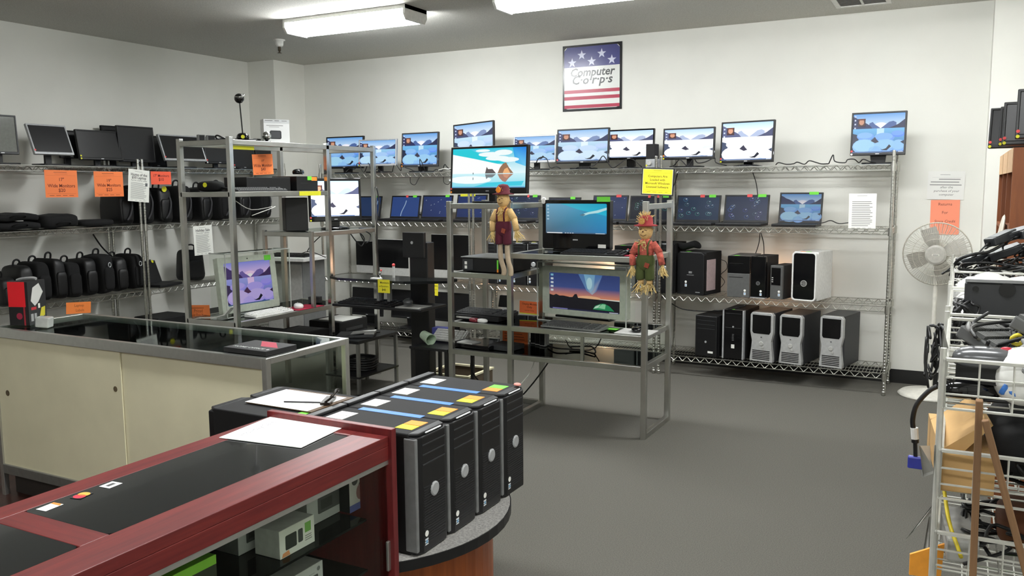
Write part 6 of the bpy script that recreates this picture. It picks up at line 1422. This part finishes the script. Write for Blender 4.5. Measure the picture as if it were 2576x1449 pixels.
# ---- second stand: white bag, black box
z1 = BOT[0]
t = thing('scanner', 'flat black scanner standing on edge in the second stand behind the keyboards', 'scanner', (.215, 2.62, z1), .05, rot=(-.10, 0, .04))
MB().box(-.19, 0, 0, .2, .05, .165).build('case', mat('scanner_black', (36, 37, 39), .35), t, bevel=.012); MB().box(-.188, -.003, .158, .198, .053, .166).build('lid_edge', GRY, t)
for x, s_ in ((-.165, .008), (-.09, .02), (-.02, .014)): MB().lathe([(s_, 0), (s_, .002), (0, .002)], n=14, R=RXn).build('badge', BLKG, t, loc=(x, -.001, .14))
tangle('black and grey cables in the second stand left of the scanner', (.03, 2.65, z1+.005), (.06, .3, .1), 12, 31)
def crumple(label, c, dims, seed, m):
    rr = random.Random(seed); n = 18; vs = []; fs = []
    for j in range(n+1):
        for i in range(n+1):
            u, v = i/n, j/n; e = math.sin(PI*u)*math.sin(PI*v)
            vs.append(((u-.5)*dims[0]+rr.uniform(-.008, .008), (v-.5)*dims[1]+rr.uniform(-.008, .008), dims[2]*(e**.5)*(.65+.35*math.sin(7*u+seed)*math.cos(6*v))+rr.uniform(-.008, .008)))
    for j in range(n):
        for i in range(n): a = j*(n+1)+i; fs.append((a, a+1, a+n+2, a+n+1))
    mb = MB(); mb.add(vs, fs); o = mb.build('plastic_bag', m, smooth=True, loc=c)
    o.modifiers.new('thick', 'SOLIDIFY').thickness = .002
    return tag(o, label, 'bag')
PLB = mat('white_film', (226, 226, 224), .35, var=.03, bump=.4, bscale=40)
crumple('crumpled white plastic bag behind the black scanner', (.22, 3.14, ZRIM[0]-.05), (.46, .60, .13), 4, PLB)
crumple('smaller crumpled clear plastic bag left in the second stand', (.06, 2.82, z1+.0), (.12, .24, .12), 6, mat('milky_film', (206, 207, 204), .2, bump=.4, bscale=40))
tangle('white and grey cables under the plastic bags, third stand', (.16, 3.3, z1+.005), (.3, .4, .08), 12, 35, CABW)
# ---- power adapters piled on the two farthest stands
GA = 'black power adapters piled on the far basket stands'
ADM = mat('adapter_black', (40, 42, 45), .35)
pos = [(.06, 3.92, .02, .3, .5), (.12, 3.98, .03, -.2, .7), (.17, 3.90, .05, .5, .2), (.22, 4.0, .055, -.3, .4), (.27, 3.94, .06, .2, .9), (.33, 3.98, .065, .1, .1), (.15, 3.86, .10, -.4, .8), (.21, 3.90, .115, .3, .5), (.27, 3.88, .12, -.2, .3), (.34, 3.90, .12, .4, .6), (.30, 3.82, .085, .2, -.3), (.38, 3.86, .07, -.1, .4)]
awords = ['lowest at the left end', 'low, second from the left', 'leaning in the middle of the lower layer', 'right of the middle, lower layer', 'with a shiny ridge in the lower layer', 'lowest at the right end', 'topmost at the left, tilted up', 'topmost in the middle', 'upper layer right of the middle', 'topmost at the right end', 'in front of the upper right ones', 'half out of the frame at right']
zt = ZRIM[0]-.05
for k, (x, y, z, a, b) in enumerate(pos):
    t = thing('power_adapter', 'black power adapter in the far pile, ' + awords[k], 'adapter', (x, y, zt+z*1.15+.055), 0, GA, rot=(.3*a, -.5*abs(a)-.12, b))
    MB().box(-.06, -.027, -.016, .06, .027, .018).build('brick', ADM, t, bevel=.006)
    MB().box(-.04, -.0275, .0185, .03, .02, .0188).build('rating_label', mat('adapter_label', (86, 90, 94), .4), t)
    MB().rod((-.06, 0, 0), (-.085, 0, -.004), .006, 8, r2=.0035).tube([(-.085, 0, -.004), (-.12, .02, -.03), (-.10, .06, -.04), (-.05, .05, -.035)], .0032, 5).build('cord', CABLE, t, smooth=True)
tangle('black adapter cords hanging in loops at left of the far pile', (.12, 3.86, ZRIM[0]-.09), (.24, .40, .11), 26, 41, CABLE, .005)
tangle('black cords under the adapters, third basket stand', (.2, 3.45, ZRIM[0]-.088), (.38, .3, .03), 12, 43, CABLE, .005)
tag(MB().tube([(-.02, 3.80, ZRIM[0]-.03), (-.0, 3.76, ZRIM[0]+.03), (.05, 3.74, ZRIM[0]+.06), (.11, 3.78, ZRIM[0]+.07), (.16, 3.82, ZRIM[0]+.10)], .006, 6).build('power_cable', CABLE, smooth=True), 'thick black cord arching over the left edge of the far pile', 'cable')
# ---- things hanging from the left sides
tangle('black and white cords bunched outside the left side of the stands', (-.038, 2.52, 1.12), (.045, .16, .15), 12, 51, CABLE, .0035)
t = thing('video_cable', 'black video cable with blue plug and white tag hanging by the baskets', 'cable', (0, 0, 0))
P = [az(2352, 972, 1.0)]; Yc_ = 2.10
P = [ay(*q, Yc_) for q in ((2358, 972), (2335, 985), (2306, 1018), (2296, 1055), (2298, 1080))]
MB().tube(P, .0055, 8).build('cord', CABLE, t, smooth=True)
a = ay(2300, 1076, Yc_); b = ay(2302, 1104, Yc_); MB().rod(a, b, .0085, 10).build('paper_tag', WHT, t)
c = ay(2303, 1150, Yc_); MB().rod(b, c, .0045, 8).rod(b, b+(c-b)*.2, .008, 8).build('cord', CABLE, t)
e = ay(2304, 1163, Yc_)
VB = mat('plug_blue', (52, 60, 160), .4)
MB().box(e.x-.017, e.y-.008, e.z-.014, e.x+.015, e.y+.008, e.z+.014).build('plug', VB, t, bevel=.003)
MB().rod((e.x+.015, e.y, e.z-.012), (e.x+.018, e.y, e.z-.028), .005, 8).build('screw', LGR, t)
PS = mat('grey_plastic_strip', (168, 168, 162), .45, var=.06)
GP = 'grey plastic label strips on the left sides of the stands'
def strip(q, lb, Y, m=PS):
    P_ = [ay(*a_, Y+.05*(i % 2)) for i, a_ in enumerate(q)]
    mb = MB(); mb.add([p for p in P_]+[p+Vector((.002, .004, 0)) for p in P_], [(0, 1, 2, 3), (7, 6, 5, 4), (0, 4, 5, 1), (1, 5, 6, 2), (2, 6, 7, 3), (3, 7, 4, 0)])
    return tag(mb.build('label_strip', m), lb, 'strip', GP)
strip(((2372, 830), (2384, 880), (2365, 965), (2358, 960)), 'long pale strip clipped beside the grey mouse basket', 1.86)
strip(((2312, 1122), (2338, 1122), (2352, 1190), (2322, 1200)), 'wide grey strip hanging beside the cardboard box', 2.02)
strip(((2352, 1262), (2354, 1276), (2306, 1326), (2279, 1356)), 'torn pale strip pointing outwards near the fourth basket', 1.98)
strip(((2350, 1120), (2358, 1124), (2352, 1449), (2340, 1449)), 'tall pale strip running down the left side of nearest stand', 1.80)
strip(((2336, 1300), (2346, 1300), (2330, 1449), (2312, 1449)), 'lowest pale strip at the left side of nearest stand', 2.05)
tag(MB().prism([(-.03, 0), (.03, 0), (.034, .075), (-.03, .045)], -.003, .003, 'y').build('orange_card', mat('orange_card', (240, 160, 50), .5), loc=ay(2326, 1449, 1.9), rot=(0, 0, .2)), 'orange and maroon card at the bottom left of the nearest stand', 'card')
# wooden sticks in front of the nearest stand
WST = woodgrain('weathered_stick', (112, 84, 58), (150, 112, 76), (26, 26, 1.4), .7)
def stick(label, q0, q1, Y, wd):
    a_ = ay(*q0, Y); b_ = ay(*q1, Y); d_ = b_-a_; b_ = a_+d_*1.02
    b_ = a_ + d_*(a_.z/(a_.z-b_.z))      # down to the floor
    t_ = thing('wooden_stick', label, 'stick', (b_.x, b_.y, 0)); L_ = (a_-b_).length
    t_.rotation_euler = (a_-b_).to_track_quat('Z', 'Y').to_euler()
    MB().box(-wd/2, -.006, 0, wd/2, .006, L_).build('stick_body', WST, t_, bevel=.002); return t_
stick('upright weathered wooden stick before the nearest basket stand', (2466, 972), (2448, 1449), 1.74, .024)
stick('slanting weathered wooden stick before the nearest basket stand', (2480, 1023), (2552, 1290), 1.712, .016)
# ================================================================ brown pigeonhole cabinet with dark monitors
BR = woodgrain('brown_laminate', (120, 66, 34), (146, 84, 44), (10, 10, 1.2), .5); ED = mat('worn_pale_edge', (206, 170, 130), .7)
KX, KY, KY2, KH = .205, 4.5, 6.0, 1.81
cb = thing('pigeonhole_cabinet', 'brown wooden pigeonhole cabinet at the right edge, open side facing left', 'cabinet', (0, 0, 0))
MB().box(KX, KY, 0, KX+.40, KY+.02, KH).build('side_panel', BR, cb); MB().box(KX, KY2-.02, 0, KX+.40, KY2, KH).build('side_panel', BR, cb)
MB().box(KX+.38, KY+.02, 0, KX+.40, KY2-.02, KH).build('back_panel', BR, cb)
MB().box(KX, KY+.02, KH-.02, KX+.38, KY2-.02, KH).build('top', BR, cb)
for y in (KY+.5, KY+1.0): MB().box(KX, y-.01, 0, KX+.38, y+.01, KH-.02).build('divider', BR, cb)
for z, ys in ((1.45, (0, .5)), (1.40, (.5, 1.0)), (1.42, (1.0, 1.48)), (1.0, (0, .5)), (.98, (.5, 1.0)), (1.0, (1.0, 1.48)), (.5, (0, .5)), (.5, (.5, 1.0)), (.5, (1.0, 1.48))):
    MB().box(KX, KY+ys[0]+.02, z-.02, KX+.38, KY+ys[1]-.01, z).build('shelf', BR, cb)
for y in (KY, KY+.5, KY+1.0): MB().box(KX-.002, y+.02, KH-.11, KX, y+.48, KH).build('front_edge', ED, cb)
t = tag(MB().lathe([(.19, 0), (.20, .006), (.19, .012), (0, .014)], n=36).build('round_plate', mat('ivory_plate', (214, 206, 190), .4), smooth=True, loc=(KX-.03, 4.80, 1.30), rot=(0, -PI/2+.14, 0)), 'pale round disc leaning against the brown pigeonhole cabinet', 'disc')
tag(MB().box(-.02, -.03, 0, .02, .03, .04).build('yellow_box', mat('yellow_tub', (236, 196, 50), .5), loc=(KX+.03, 5.5, .98)), 'small yellow tub inside the brown pigeonhole cabinet', 'tub')
GR = 'switched-off monitors on the brown pigeonhole cabinet'
def mon_rx(label, xl, yt, yb, Y, w_, stk, yaw, st='low'):
    a_ = ay(xl, (yt+yb)/2, Y); tp = ay(xl, yt, Y); bt = ay(xl, yb, Y); rz = math.radians(yaw)
    cx = a_.x+w_/2*math.cos(rz); cy = Y+w_/2*math.sin(rz)
    return monitor(label, (cx, cy, KH), rz, w_, tp.z-bt.z, (tp.z+bt.z)/2-KH, BLK, tilt=6, stk=None if not stk else stk, group=GR, stand=st)
mon_rx('tallest dark monitor on the brown cabinet, nearest the camera', 2557, 224, 350, 4.62, .44, 'ry', -8, 'neck')
mon_rx('dark monitor second from the camera on the brown cabinet', 2523, 257, 366, 4.95, .44, 'ry', -8)
mon_rx('dark monitor third from the camera on the brown cabinet', 2514, 268, 368, 5.3, .42, 'ry', -12)
mon_rx('dark monitor farthest from the camera, overhanging the brown cabinet', 2489, 272, 374, 5.62, .44, 'ry', -16)
# ================================================================ cables along the back shelves
rc = random.Random(77)
def trail(label, x0, x1, y, z, amp=.05, r=.0045, m=CABLE, n=9, up=.05):
    P = []
    for k in range(n+1):
        P.append((x0+(x1-x0)*k/n+rc.uniform(-.02, .02), y+rc.uniform(-amp, amp), z+r+(abs(rc.gauss(0, up)) if 0 < k < n else .002)))
    return tag(MB().tube(P, r, 6).build('power_cable', m, smooth=True), label, 'cable')
zt_ = ZT+.001
for x0, x1, lb in ((-5.75, -5.2, 'black cable trailing at the left end of the top back shelf'), (-5.15, -4.75, 'black cable on the top back shelf between silver and square monitors'), (-4.65, -4.25, 'black cable on the top back shelf right of the square monitor'),
                   (-3.75, -3.25, 'black cable on the top back shelf under the second silver monitor'), (-3.1, -2.5, 'black cable on the top back shelf under the badge-rimmed monitor'), (-2.25, -1.75, 'black cable on the top back shelf right of the small speaker'),
                   (-1.35, -.95, 'black cable on the bare part of the top back shelf'), (-.95, -.6, 'black cable on the top back shelf left of the lone square monitor')):
    trail(lb, x0, x1, 7.19, zt_, .03)
trail('white cable on the top back shelf left of the tilted monitor', -4.62, -4.28, 7.17, zt_, .02, .005, CABW, 6, .02)
for px0, py0, px1, py1, lb in ((1706, 432, 1682, 492, 'black cord hanging behind the shelf to the first slate-screen laptop'), (1893, 432, 1906, 492, 'black cord hanging behind the shelf to the second slate-screen laptop'), (1912, 585, 1900, 640, 'left strand of a doubled cord hanging over the grey-fronted tower'), (1914, 585, 1922, 640, 'right strand of a doubled cord hanging over the grey-fronted tower')):
    a_ = ay(px0, py0, 7.56); b_ = ay(px1, py1, 7.56)
    tag(MB().tube([a_, (a_+b_)/2+Vector((.008, .01, 0)), b_], .004, 6).build('power_cable', CABLE, smooth=True), lb, 'cord')
for x0, x1, lb in ((-5.1, -4.7, 'black cord lying between laptops at left of the second back shelf'), (-1.9, -1.5, 'black cord lying behind the slate-screen laptops'), (-3.6, -3.1, 'black cord lying behind the laptop by the maroon scarecrow'), (-1.25, -.7, 'black cord lying right of the ice-picture laptop')):
    trail(lb, x0, x1, 7.50, ZP+.001, .02, .004, CABLE, 7, .03)
tag(MB().tube([(-2.2, 7.15, .64), (-2.1, 7.2, .58), (-1.9, 7.22, .57), (-1.7, 7.2, .60), (-1.55, 7.16, .65)], .005, 6).build('power_cable', CABLE, smooth=True), 'black cord sagging under the third shelf at right', 'cord')
for x in (-4.6, -5.0): tag(MB().tube([(x, 7.30, 1.77), (x+.03, 7.26, 1.70), (x+.07, 7.28, 1.68), (x+.1, 7.30, 1.74), (x+.12, 7.32, 1.775)], .0035, 6).build('power_cable', CABLE, smooth=True), 'thin cord loop sagging below the top back shelf, %s square monitor' % ('under the' if x > -4.7 else 'left of the'), 'cord')
